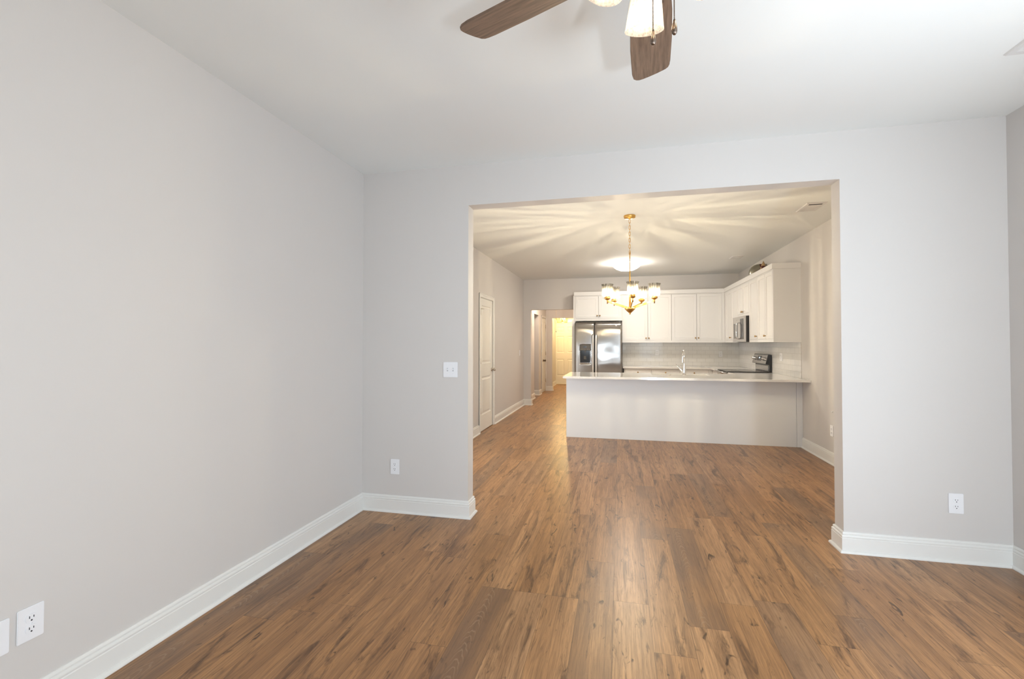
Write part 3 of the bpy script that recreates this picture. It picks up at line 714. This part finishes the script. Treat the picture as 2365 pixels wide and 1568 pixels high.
# ================================================================== CABINETS
KNOB_P = [(0, 0), (.0085, 0), (.0065, .004), (.0055, .012), (.0095, .016), (.0145, .021), (.0150, .026), (.0125, .031), (.006, .0345), (0, .035)]
def cab_knob(parent, x, z, y):
    bm = new(); lathe(bm, KNOB_P, (x, y, z), 18, '-Y'); return obj('knob', bm, M['brass'], parent)
FR = .0505
def cab_door(parent, x0, x1, z0, z1, y0, kn=None, frame=.052, name='door'):
    bm = new(); panel_face(bm, [x0, x0 + frame, x1 - frame, x1], [z0, z0 + frame, z1 - frame, z1], {(1, 1)}, y0, .018, 'shaker', .009)
    dd = obj(name, bm, M['cabinet'], parent)
    if kn: cab_knob(dd, kn[0], kn[1], y0)
    return dd
def cab_body(parent, x0, x1, y0, y1, z0, z1, doors):
    """carcass with a face frame; doors = list of (x0,x1,z0,z1) openings, fronts face -Y at y0"""
    bm = new(); box(bm, x0, x1, y0 + .020, y1, z0, z1)
    xs_ = sorted(set([x0, x1] + [v for d_ in doors for v in d_[:2]])); zs_ = sorted(set([z0, z1] + [v for d_ in doors for v in d_[2:]]))
    for i in range(len(xs_) - 1):
        for j in range(len(zs_) - 1):
            mx_, mz_ = (xs_[i] + xs_[i + 1]) / 2, (zs_[j] + zs_[j + 1]) / 2
            if any(d_[0] < mx_ < d_[1] and d_[2] < mz_ < d_[3] for d_ in doors): continue
            box(bm, xs_[i], xs_[i + 1], y0, y0 + .020, zs_[j], zs_[j + 1])
    return obj('body', bm, M['cabinet'], parent)
G = .0030
def wall_cab(name, label, loc, rotz, w, depth, z0, z1, dz0, dz1, bounds, knobs, group='white shaker wall cabinets'):
    """local origin at front-left of the face; bounds = list of (x0,x1) doors"""
    t = thing(name, label, 'cabinet', loc, rotz, group)
    cab_body(t, 0, w, 0, depth, z0, z1, [(a, c, dz0, dz1) for a, c in bounds])
    for (a, c), kn in zip(bounds, knobs):
        cab_door(t, a + G, c - G, dz0 + G, dz1 - G, -.001, kn)
    return t
DB, DT = 1.408, 2.322
CB, CT = 1.366, 2.335
UK = 1.455
# back run
wall_cab('wall_cabinet', 'white two-door cabinet above the refrigerator', (-.905, YC, 0), 0, .958, .33, 1.812, CT, 1.862, DT,
         [(.018, .486), (.490, .953)], [(.462, 1.917), (.516, 1.917)])
wall_cab('wall_cabinet', 'white two-door wall cabinet just right of the refrigerator, behind the chandelier', (.054, YC, 0), 0, .950, .33, CB, CT, DB, DT,
         [(.022, .496), (.499, .949)], [(.462, UK), (.517, UK)])
wall_cab('wall_cabinet', 'white two-door wall cabinet on the back wall, next to the corner', (1.0045, YC, 0), 0, .976, .33, CB, CT, DB, DT,
         [(.001, .466), (.469, .929)], [(.441, UK), (.496, UK)])
# right run: local x runs toward the viewer from the corner
def RC(y): return (XC, y, 0)
wall_cab('wall_cabinet', 'white two-door wall cabinet in the corner, left of the microwave', RC(YC - .003), R90, YC - .003 - 8.655, .33, CB, CT, DB, DT,
         [(.09, .535), (.538, .983)], [(.507, UK), None])
wall_cab('wall_cabinet', 'short white two-door wall cabinet above the microwave', RC(8.653), R90, 8.653 - 7.921, .33, 1.792, CT, 1.832, DT,
         [(.004, .364), (.367, .728)], [(.345, 1.868), (.387, 1.868)])
wall_cab('wall_cabinet', 'white single-door wall cabinet right beside the microwave', RC(7.919), R90, 7.919 - 7.462, .33, CB, CT, DB, DT,
         [(.03, .440)], [(.415, UK)])
wall_cab('wall_cabinet', 'white wall cabinet with a wide blank side, nearest end of the right run', RC(7.460), R90, 7.460 - 6.742, .33, CB, CT, DB, DT,
         [(.010, .358), (.361, .690)], [None, (.388, UK)])
# crown fascia
bm = new()
out = [(-.917, YC - .016), (XC - .016, YC - .016), (XC - .016, 6.728), (XR, 6.728), (XR, 6.728 + .33), (XC + .05, 6.728 + .33), (XC + .05, YC + .05), (-.917, YC + .05)]
prism(bm, [(-.917, YC - .016), (XC - .016, YC - .016), (XC - .016, 6.728), (XR - .001, 6.728), (XR - .001, YK - .001), (-.917, YK - .001)], CT + .0005, 2.409, .002)
tag(obj('fascia_board', bm, M['cabinet']), 'flat white fascia running along the tops of all the wall cabinets', 'cabinet trim')
# refrigerator side panel
bm = new(); box(bm, -.932, -.876, YK - .62, YK - .001, 0, 1.81); box(bm, -.932, -.908, YC - .001, YK - .001, 1.81, CT)
tag(obj('cabinet_filler', bm, M['cabinet']), 'narrow tall panel between the hall opening and the refrigerator', 'panel')

# base cabinets on the back wall
BY = YK - .61
bt = thing('base_cabinet', 'low white base cabinets under the back counter, seen over the peninsula', 'cabinet', (0, BY, 0))
ops = [(.094, .598, .722, .848), (.602, 1.118, .722, .848), (1.122, 1.634, .722, .848)]
low = [(.094, .598, .12, .712), (.602, 1.118, .12, .712), (1.122, 1.634, .12, .712)]
cab_body(bt, .082, 1.70, 0, .60, .10, .860, ops + low)
for a, c, z0, z1 in ops:
    bm = new(); box(bm, a + G, c - G, -.001, .017, z0 + G, z1 - G, .0015); dr = obj('drawer', bm, M['cabinet'], bt); cab_knob(dr, (a + c) / 2, .787, -.001)
for a, c, z0, z1 in low: cab_door(bt, a + G, c - G, z0 + G, z1 - G, -.001, ((a + c) / 2 + .2, .66))
bm = new(); box(bm, .082, 1.70, .06, .60, 0, .10); obj('toe_kick', bm, M['cabinet'], bt)
for nm, lab, y0, y1 in (('base_cabinet', 'white base cabinet between the range and the corner', 8.672, YK - .62), ('base_cabinet', 'white base cabinet between the range and the peninsula', 7.40, 7.905)):
    t = thing(nm, lab, 'cabinet', (XR - .61, y1, 0), R90)
    w = y1 - y0
    cab_body(t, 0, w, 0, .605, .0, .860, [(.02, w - .02, .12, .848)]); cab_door(t, .02 + G, w - .02 - G, .12 + G, .848 - G, -.001, (w - .05, .76))

# counters
SZ0, SZ1 = .862, .893
bm = new(); prism(bm, [(.062, 9.330), (1.665, 9.330), (1.665, 8.672), (XR - .001, 8.672), (XR - .001, YK - .001), (.062, YK - .001)], SZ0, SZ1, .003)
tag(obj('countertop', bm, M['quartz']), 'white quartz counter along the kitchen back wall', 'countertop')
# peninsula
pn = thing('peninsula', 'white kitchen peninsula with flat front panel facing the viewer', 'peninsula', (0, 0, 0))
bm = new(); box(bm, -.754, 2.238, YP, YP + .03, 0, SZ0 - .001, .0015); obj('front_panel', bm, M['panel'], pn)
bm = new(); box(bm, 2.241, XR - .001, YP - .004, YP + .03, 0, SZ0 - .001, .002); obj('corner_strip', bm, M['panel'], pn)
bm = new(); box(bm, -.754, -.735, YP + .031, YP + .68, 0, SZ0 - .001, .0015); obj('end_panel', bm, M['panel'], pn)
bm = new(); box(bm, -.734, XR - .62, YP + .4, YP + .665, .1, SZ0 - .001); box(bm, -.734, .42, YP + .031, YP + .4, .1, SZ0 - .001); box(bm, 1.30, XR - .62, YP + .031, YP + .4, .1, SZ0 - .001)
bm.free()
bm = new(); box(bm, -.734, XR - .001, YP + .031, YP + .05, 0, SZ0 - .001); box(bm, -.734, XR - .63, YP + .64, YP + .66, .1, SZ0 - .001); obj('carcass', bm, M['cabinet'], pn)
sx0, sx1, sy0, sy1 = .465, 1.245, 7.045, 7.375
XS1 = -.770; YFR = 6.439; YBK = 7.433
def slab_with_hole(bm):
    xs_ = [XS1, sx0, sx1, 1.665, XR - .001]; ys_ = [YFR, sy0, sy1, YBK, 7.905]
    inside = lambda i, j: (j < 3 and not (i == 1 and j == 1)) or (j == 3 and i == 3)
    for i in range(4):
        for j in range(4):
            if not inside(i, j): continue
            for z, rev in ((SZ1, False), (SZ0, True)):
                vs = [bm.verts.new((xs_[a], ys_[c], z)) for a, c in ((i, j), (i + 1, j), (i + 1, j + 1), (i, j + 1))]
                bm.faces.new(vs if not rev else list(reversed(vs)))
            for di, dj, a, c in ((0, -1, (i, j), (i + 1, j)), (1, 0, (i + 1, j), (i + 1, j + 1)), (0, 1, (i + 1, j + 1), (i, j + 1)), (-1, 0, (i, j + 1), (i, j))):
                ii, jj = i + di, j + dj
                if 0 <= ii < 4 and 0 <= jj < 4 and inside(ii, jj): continue
                bm.faces.new([bm.verts.new((xs_[p[0]], ys_[p[1]], z)) for p, z in ((a, SZ0), (c, SZ0), (c, SZ1), (a, SZ1))])
    bmesh.ops.remove_doubles(bm, verts=bm.verts, dist=1e-5)
    es = [e for e in bm.edges if len(e.link_faces) == 2 and e.calc_face_angle(0) > 1.0]
    bmesh.ops.bevel(bm, geom=es, offset=.003, segments=2, affect='EDGES')
    return bm
bm = new(); slab_with_hole(bm)
tag(obj('countertop', bm, M['quartz']), 'white quartz peninsula counter with faucet, overhanging toward the viewer', 'countertop')
bm = new()
def tub(bm, x0, x1, y0, y1, z0, z1, t_):
    o_ = rrect(x1 - x0, y1 - y0, .05); cx_, cy_ = (x0 + x1) / 2, (y0 + y1) / 2
    i_ = rrect(x1 - x0 - 2 * t_, y1 - y0 - 2 * t_, .045)
    R1 = [bm.verts.new((cx_ + x, cy_ + y, z0)) for x, y in o_]; R2 = [bm.verts.new((cx_ + x, cy_ + y, z1)) for x, y in o_]
    R3 = [bm.verts.new((cx_ + x, cy_ + y, z1)) for x, y in i_]; R4 = [bm.verts.new((cx_ + x, cy_ + y, z0 + t_)) for x, y in i_]
    n = len(o_)
    for A, B in ((R1, R2), (R2, R3), (R3, R4)):
        for k in range(n): bm.faces.new((A[k], A[(k + 1) % n], B[(k + 1) % n], B[k]))
    bm.faces.new(list(reversed(R1))); bm.faces.new(R4)
tub(bm, sx0 - .015, sx1 + .015, sy0 - .015, sy1 - .004, .66, SZ0 - .001, .012)
tag(obj('sink', bm, M['sink']), 'undermount sink set into the peninsula counter behind the faucet', 'sink')
# faucet
fx, fy = .897, 6.985
fc = thing('faucet', 'tall chrome gooseneck kitchen faucet on the peninsula counter', 'faucet', (fx, fy, SZ1))
bm = new(); lathe(bm, [(0, 0), (.027, 0), (.027, .006), (.024, .012), (.021, .05), (.018, .10), (.0135, .17), (.0130, .18), (0, .18)], n=24); obj('body', bm, M['chrome'], fc)
bm = new(); pts = [(0, 0, .17), (0, 0, .28)]
for q in range(1, 13):
    a = PI * q / 12; pts.append((.0, .075 - .075 * math.cos(a), .28 + .075 * math.sin(a)))
tube(bm, pts, .0125, 16); obj('gooseneck', bm, M['chrome'], fc)
bm = new(); lathe(bm, [(0, .285), (.0135, .285), (.0145, .275), (.0165, .235), (.0195, .180), (.0205, .172), (.015, .168), (0, .168)], (0, .15, 0), 24); obj('spray_head', bm, M['chrome'], fc)
bm = new(); tube(bm, [(-.012, 0, .045), (-.03, 0, .066), (-.07, 0, .108), (-.118, 0, .168)], [.0165, .017, .0145, .006], 14); obj('lever', bm, M['chrome'], fc)
bm = new(); lathe(bm, [(0, 0), (.021, 0), (.021, .004), (.012, .008), (0, .009)], (.70, 7.005, SZ1), 18)
tag(obj('air_gap_cap', bm, M['nickel']), 'small round metal button on the counter left of the faucet', 'cap')

# backsplash
def tiles(name, x0, x1, z0, z1, loc, rotz, label):
    bm = new(); box(bm, x0, x1, -.009, 0, z0, z1)
    return struct(name, bm, M['tile'], label, 'backsplash', loc, rotz)
tiles('backsplash_back', 0, XR - .0095 - .062, 0, CB - SZ1 - .001, (.062, YK - .0005, SZ1 + .0005), 0, 'white subway tile backsplash on the kitchen back wall')
tiles('backsplash_right', 0, YK - .0105 - 6.742, 0, CB - SZ1 - .001, (XR - .0005, YK - .0105, SZ1 + .0005), R90, 'white subway tile backsplash on the right wall')

# ================================================================== REFRIGERATOR
FRY = 9.222
fr = thing('refrigerator', 'stainless side-by-side refrigerator with ice dispenser', 'refrigerator', (0, FRY, 0))
bm = new(); box(bm, -.860, .044, .062, YK - .03 - FRY, .02, 1.752, .004); obj('body', bm, M['greyplast'], fr)
def steel_fridge():
    m, nt, b = mat('fridge_steel'); N = nt.nodes.new; L = nt.links.new
    b.inputs['Base Color'].default_value = (.42, .405, .39, 1); b.inputs['Metallic'].default_value = 1; b.inputs['Roughness'].default_value = .17; b.inputs['Anisotropic'].default_value = .95
    tg = N('ShaderNodeCombineXYZ'); tg.inputs[0].default_value = 1.0; L(tg.outputs[0], b.inputs['Tangent'])
    tc = N('ShaderNodeTexCoord'); mp = N('ShaderNodeMapping'); mp.inputs['Scale'].default_value = (4, 4, 900); L(tc.outputs['Object'], mp.inputs[0])
    n = N('ShaderNodeTexNoise'); n.inputs['Scale'].default_value = 1; n.inputs['Detail'].default_value = 2; L(mp.outputs[0], n.inputs['Vector'])
    n2 = N('ShaderNodeTexNoise'); n2.inputs['Scale'].default_value = 2.2; n2.inputs['Detail'].default_value = 1; L(tc.outputs['Object'], n2.inputs['Vector'])
    ad = N('ShaderNodeMath'); ad.operation = 'MULTIPLY_ADD'; ad.inputs[1].default_value = .02; L(n.outputs['Fac'], ad.inputs[0])
    m2 = N('ShaderNodeMath'); m2.operation = 'MULTIPLY'; m2.inputs[1].default_value = 6.0; L(n2.outputs['Fac'], m2.inputs[0]); L(m2.outputs[0], ad.inputs[2])
    bp = N('ShaderNodeBump'); bp.inputs['Strength'].default_value = .25; bp.inputs['Distance'].default_value = .006; L(ad.outputs[0], bp.inputs['Height']); L(bp.outputs['Normal'], b.inputs['Normal'])
    return m
M['fridge'] = steel_fridge()
def curved_door(x0, x1, z0, z1, cut=None):
    """gently crowned door skin; optional rectangular recess cut=(x0,x1,z0,z1,depth)"""
    bm = new(); NX, NZ = 14, 24
    us = [x0 + (x1 - x0) * i / NX for i in range(NX + 1)]; zs_ = [z0 + (z1 - z0) * j / NZ for j in range(NZ + 1)]
    if cut:
        us = sorted(set([u for u in us if not any(abs(u - c) < .012 for c in cut[:2])] + list(cut[:2])))
        zs_ = sorted(set([u for u in zs_ if not any(abs(u - c) < .02 for c in cut[2:4])] + list(cut[2:4])))
    def yy(u, z):
        s = (u - x0) / (x1 - x0) * 2 - 1; t_ = (z - z0) / (z1 - z0) * 2 - 1
        return .006 * s ** 2 + .005 * abs(s) ** 24 + .012 * t_ ** 2 + .012 * abs(t_) ** 24
    g = [[bm.verts.new((u, yy(u, z), z)) for z in zs_] for u in us]
    for i in range(len(us) - 1):
        for j in range(len(zs_) - 1):
            if cut and cut[0] < (us[i] + us[i + 1]) / 2 < cut[1] and cut[2] < (zs_[j] + zs_[j + 1]) / 2 < cut[3]: continue
            f = bm.faces.new((g[i][j], g[i + 1][j], g[i + 1][j + 1], g[i][j + 1])); f.smooth = True
    rim = [e for e in bm.edges if len(e.link_faces) == 1]
    for e in rim:
        a, c = e.verts
        bm.faces.new([bm.verts.new(p) for p in (a.co.copy(), c.co.copy(), Vector((c.co.x, .058, c.co.z)), Vector((a.co.x, .058, a.co.z)))])
    bmesh.ops.remove_doubles(bm, verts=bm.verts, dist=1e-5)
    return bm
CUT = (-.762, -.562, .968, 1.323)
dl = obj('freezer_door', curved_door(-.862, -.486, .08, 1.765, CUT), M['fridge'], fr)
drr = obj('refrigerator_door', curved_door(-.476, .049, .08, 1.765), M['fridge'], fr)
for par, xc_ in ((dl, -.508), (drr, -.447)):
    bm = new(); pts = [(xc_, .004, 1.50), (xc_, -.030, 1.513), (xc_, -.046, 1.48), (xc_, -.048, 1.2), (xc_, -.048, .62), (xc_, -.046, .52), (xc_, -.030, .487), (xc_, .004, .50)]
    tube(bm, pts, .0195, 16); obj('handle', bm, M['handle'], par)
dp = obj('dispenser', (lambda bm: (box(bm, CUT[0] - .004, CUT[1] + .004, -.004, .05, 1.209, CUT[3] + .006, .004), bm)[1])(new()), M['greyplast'], dl)
bm = new(); x0, x1, z0, z1 = CUT[0], CUT[1], CUT[2], 1.209
box(bm, x0, x1, .050, .056, z0, z1); box(bm, x0, x0 + .004, 0, .05, z0, z1); box(bm, x1 - .004, x1, 0, .05, z0, z1); box(bm, x0, x1, 0, .05, z0, z0 + .005)
obj('dispenser_cavity', bm, M['black'], dp)
bm = new()
for a, c, e, g_ in ((x0 - .007, x0 + .001, z0 - .007, z1), (x1 - .001, x1 + .007, z0 - .007, z1), (x0 - .007, x1 + .007, z0 - .007, z0 + .001)): box(bm, a, c, -.006, .01, e, g_, .002)
obj('bezel', bm, M['chrome'], dp)
bm = new(); box(bm, -.695, -.630, -.0055, -.003, 1.268, 1.292); obj('display', bm, M['black'], dp)
for k in range(6):
    bm = new(); lathe(bm, [(0, .003), (.006, .003), (.006, .0058), (0, .0058)], (-.742 + .032 * k, 0, 1.232), 12, '-Y'); obj('button', bm, M['nickel'], dp)
bm = new(); box(bm, -.672, -.652, .0, .03, 1.170, 1.209, .002); box(bm, -.690, -.640, .020, .048, 1.03, 1.10, .006); obj('paddle', bm, M['greyplast'], dp)
bm = new(); lathe(bm, [(0, -.002), (.019, -.002), (.021, .001), (.019, .003), (.015, .0015), (.013, .003), (0, .003)], (-.062, .012, 1.700), 24, '-Y'); obj('badge', bm, M['chrome'], drr)
bm = new(); box(bm, -.850, -.795, .03, .12, 1.753, 1.782, .004); obj('hinge_cover', bm, M['blackmatte'], fr)
bm = new(); box(bm, -.02, .035, .03, .12, 1.753, 1.782, .004); obj('hinge_cover', bm, M['blackmatte'], fr)
bm = new(); box(bm, -.850, .034, .02, .06, .0, .075); obj('toe_grille', bm, M['blackmatte'], fr)

# ================================================================== MICROWAVE (over the range)
MY1, MY0 = 8.655, 7.922          # far and near edges
mw = thing('microwave', 'stainless over-the-range microwave under the short cabinet', 'microwave', (XR - .405, MY1, 1.375), R90)
MW, MH = MY1 - MY0, .412
bm = new(); box(bm, .002, MW - .002, .030, .40, .0, MH, .003); obj('body', bm, M['blackmatte'], mw)
bm = new()
us = [.0, .05, .345, MW]; zs_ = [.0, .055, .305, MH]
panel_face(bm, us, zs_, {(1, 1)}, 0, .03, 'shaker', .004); obj('door', bm, M['steel'], mw)
bm = new(); box(bm, .056, .339, .001, .006, .060, .300); obj('window', bm, simple('microwave_window', (.07, .065, .06), .15, .3), mw)
bm = new(); box(bm, .50, MW - .03, -.002, .004, .04, .37); obj('control_panel', bm, M['black'], mw)
bm = new(); pts = [(.43, .002, .315), (.43, -.03, .31), (.43, -.042, .27), (.43, -.044, .18), (.43, -.042, .09), (.43, -.03, .055), (.43, .002, .05)]
tube(bm, pts, .012, 12); obj('handle', bm, M['chrome'], mw)
bm = new(); lathe(bm, [(0, 0), (.011, 0), (.011, .002), (0, .003)], (.27, 0, .362), 18, '-Y'); obj('badge', bm, M['chrome'], mw)

# ================================================================== RANGE
RY1, RY0 = 8.668, 7.908
rg = thing('range', 'black and stainless electric range against the right wall', 'range', (XR - .655, RY1, 0), R90)
RW = RY1 - RY0
bm = new(); box(bm, .002, RW - .002, .03, .645, .02, .893, .003); obj('body', bm, M['blackmatte'], rg)
bm = new(); box(bm, .0, RW, .0, .60, .894, .906, .003); obj('cooktop', bm, M['black'], rg)
for (x, y, r) in ((.2, .17, .095), (.56, .17, .075), (.2, .43, .075), (.56, .43, .095)):
    bm = new(); lathe(bm, [(r - .004, .9061), (r, .9061), (r, .9066), (r - .004, .9066), (r - .004, .9061)], (x, y, 0), 32); obj('burner_ring', bm, M['greyplast'], rg)
bm = new(); box(bm, .004, RW - .004, -.004, .028, .25, .885, .004); od = obj('oven_door', bm, M['steel'], rg)
bm = new(); box(bm, .09, RW - .09, -.006, .0, .36, .70, .002); obj('oven_window', bm, M['black'], od)
bm = new(); tube(bm, [(.03, -.045, .878), (RW - .03, -.045, .878)], .015, 12)
for x in (.06, RW - .06): box(bm, x - .012, x + .012, -.045, 0, .868, .888)
obj('oven_handle', bm, M['steel'], od)
bm = new(); box(bm, .004, RW - .004, -.002, .028, .05, .24, .004); obj('storage_drawer', bm, M['steel'], rg)
# backguard: slanted control face over a lower riser (profile in local y,z extruded along x)
def yz_slab(bm, prof, x0, x1):
    A = [bm.verts.new((x0, y, z)) for y, z in prof]; B = [bm.verts.new((x1, y, z)) for y, z in prof]; n = len(prof)
    bm.faces.new(A); bm.faces.new(list(reversed(B)))
    for k in range(n): bm.faces.new((A[k], B[k], B[(k + 1) % n], A[(k + 1) % n]))
    return bm
bg_prof = [(.605, .906), (.605, 1.010), (.555, 1.024), (.590, 1.170), (.605, 1.178), (.643, 1.165), (.643, .906)]
bm = new(); yz_slab(bm, bg_prof, 0.004, RW - .004); bgd = obj('backguard', bm, M['black'], rg)
nrm = Vector((0, -(1.170 - 1.024), (.590 - .555))).normalized(); along = Vector((0, .035, .146)).normalized()
def slant(x, s, o=0.0):
    p = Vector((x, .555, 1.024)) + along * s + nrm * o; return (p.x, p.y, p.z)
bm = new(); vs = [bm.verts.new(slant(x, s, o)) for o in (.0008, .004) for x, s in ((.012, .004), (RW - .012, .004), (RW - .012, .143), (.012, .143))]
for f in ((0, 1, 2, 3), (7, 6, 5, 4), (0, 4, 5, 1), (1, 5, 6, 2), (2, 6, 7, 3), (3, 7, 4, 0)): bm.faces.new([vs[i] for i in f])
obj('control_face', bm, M['steel'], bgd)
bm = new(); vs = [bm.verts.new(slant(x, s, o)) for o in (.0042, .006) for x, s in ((.27, .045), (.47, .045), (.47, .125), (.27, .125))]
for f in ((0, 1, 2, 3), (7, 6, 5, 4), (0, 4, 5, 1), (1, 5, 6, 2), (2, 6, 7, 3), (3, 7, 4, 0)): bm.faces.new([vs[i] for i in f])
obj('display', bm, M['black'], bgd)
bm = new(); vs = [bm.verts.new(slant(x, s, o)) for o in (.0061, .0066) for x, s in ((.345, .085), (.395, .085), (.395, .105), (.345, .105))]
for f in ((0, 1, 2, 3), (7, 6, 5, 4), (0, 4, 5, 1), (1, 5, 6, 2), (2, 6, 7, 3), (3, 7, 4, 0)): bm.faces.new([vs[i] for i in f])
obj('clock_digits', bm, emis('clock_glow', (.75, .9, 1.0), 1.5), bgd)
for x in (.07, .16, RW - .16, RW - .07):
    bm = new(); tube(bm, [slant(x, .078, .003), slant(x, .078, .012), slant(x, .078, .014), slant(x, .078, .038)], [.026, .026, .021, .018], 18); obj('control_knob', bm, M['steel'], bgd)
bm = new(); box(bm, .03, RW - .06, .600, .6045, .918, .998, .001); obj('riser_trim', bm, M['steel'], bgd)

# ================================================================== THINGS ON TOP OF THE CABINETS
ZT = 2.4095
dk = thing('duct_elbow', 'rounded grey-green metal duct elbow on top of the right wall cabinets', 'duct', (2.122, 8.20, ZT))
bm = new(); pts = [(0, 0, 0), (0, 0, .075)]
for q in range(1, 10):
    a = PI / 2 * q / 9; pts.append((.078 - .078 * math.cos(a), 0, .075 + .078 * math.sin(a)))
pts.append((XR - 2.123, 0, .153))
tube(bm, pts, .070, 28); obj('pipe', bm, M['duct'], dk)
bm = new(); tube(bm, [(.082, 0, .153), (.130, 0, .153)], .0735, 28); obj('collar', bm, M['redbrown'], dk)
bm = new(); tube(bm, [(0, 0, .001), (0, 0, .030)], .0735, 28); obj('foil_tape', bm, M['chrome'], dk)
fg = thing('figurine', 'small pointed dark red figurine on the cabinets beside the duct', 'figurine', (2.16, 7.80, ZT))
bm = new(); lathe(bm, [(0, 0), (.055, 0), (.062, .03), (.055, .07), (.040, .11), (.030, .135), (.0, .140)], n=20); obj('body', bm, M['redbrown'], fg)
bm = new(); lathe(bm, [(.0, .128), (.033, .130), (.026, .150), (.012, .185), (0, .212)], n=16); obj('hood', bm, M['tan'], fg)
bm = new(); bmesh.ops.create_uvsphere(bm, u_segments=16, v_segments=10, radius=.018, matrix=Matrix.Translation((-.036, -.02, .085)) @ Matrix.Diagonal((.6, 1, 1.5, 1))); obj('front_patch', bm, M['tan'], fg)

# ================================================================== HALL
bm = new(); tube(bm, [(-1.555, 11.6, ZC - .001), (-1.555, 11.6, 1.66)], .0022, 6)
cd = tag(obj('pull_cord', bm, M['tan']), 'thin pull cord hanging from the hall ceiling before the front door', 'cord')
bm = new(); lathe(bm, [(0, 1.630), (.006, 1.632), (.009, 1.645), (.005, 1.66), (0, 1.664)], (-1.555, 11.6, 0), 12); obj('cord_knob', bm, M['bronze'], cd)
lt = thing('hall_lantern', 'clear glass lantern with brass candle cluster before the front door', 'lantern', (-1.715, 14.2, ZC))
bm = new(); lathe(bm, [(0, 0), (.06, 0), (.06, -.015), (.02, -.03), (0, -.03)], n=20); tube(bm, [(0, 0, -.02), (0, 0, -.60)], .006, 8); obj('stem', bm, M['gold'], lt)
hb, ht = .14, .19; z0, z1 = 1.995 - ZC, 2.28 - ZC
bm = new()
cor = lambda h, z: [Vector((sx * h, sy * h, z)) for sx, sy in ((-1, -1), (1, -1), (1, 1), (-1, 1))]
lo, hi = cor(hb, z0), cor(ht, z1)
for k in range(4):
    tube(bm, [lo[k], hi[k]], .005, 6); tube(bm, [lo[k], lo[(k + 1) % 4]], .005, 6); tube(bm, [hi[k], hi[(k + 1) % 4]], .005, 6); tube(bm, [hi[k], (0, 0, z1 + .12)], .004, 6)
obj('frame', bm, M['gold'], lt)
for k in range(4):
    bm = new(); q = [lo[k], lo[(k + 1) % 4], hi[(k + 1) % 4], hi[k]]; nn = (q[1] - q[0]).cross(q[3] - q[0]).normalized() * .003
    A = [bm.verts.new(v) for v in q]; B = [bm.verts.new(v + nn) for v in q]; bm.faces.new(A); bm.faces.new(list(reversed(B)))
    for s in range(4): bm.faces.new((A[s], B[s], B[(s + 1) % 4], A[(s + 1) % 4]))
    obj('glass_pane', bm, M['lanternglass'], lt)
bm = new(); lathe(bm, [(0, z0 + .02), (.022, z0 + .03), (.028, z0 + .05), (.012, z0 + .065), (.012, z0 + .3), (0, z0 + .3)], n=16)
for k in range(3):
    a = 2 * PI * k / 3 + .4; tube(bm, [(0, 0, z0 + .05), (.035 * math.cos(a), .035 * math.sin(a), z0 + .045), (.065 * math.cos(a), .065 * math.sin(a), z0 + .075), (.065 * math.cos(a), .065 * math.sin(a), z0 + .12)], .007, 8)
obj('candle_cluster', bm, M['gold'], lt)
for k in range(3):
    a = 2 * PI * k / 3 + .4; c = (.065 * math.cos(a), .065 * math.sin(a), 0)
    bm = new(); lathe(bm, [(0, z0 + .12), (.010, z0 + .125), (.014, z0 + .145), (.006, z0 + .175), (0, z0 + .19)], c, 14)
    obj('bulb', bm, emis('lantern_bulb_glow', (1, .72, .36), 12.0) if k == 0 else bpy.data.materials['lantern_bulb_glow'], lt)
light('lantern_lamp', (0, 0, z0 + .21), 72, (1, .76, .40), .05, lt)
# added dome lamp that brightens the hall, out of sight above the opening
hl = thing('added_hall_light', 'small dome light added on the hall ceiling, unseen above the opening', 'ceiling light', (-1.45, 11.2, ZC))
bm = new(); lathe(bm, [(0, 0), (.14, 0), (.14, -.02), (.12, -.06), (.06, -.085), (0, -.09)], n=28)
obj('diffuser', bm, emis('hall_diffuser_glow', (1, .80, .62), 120.0), hl)
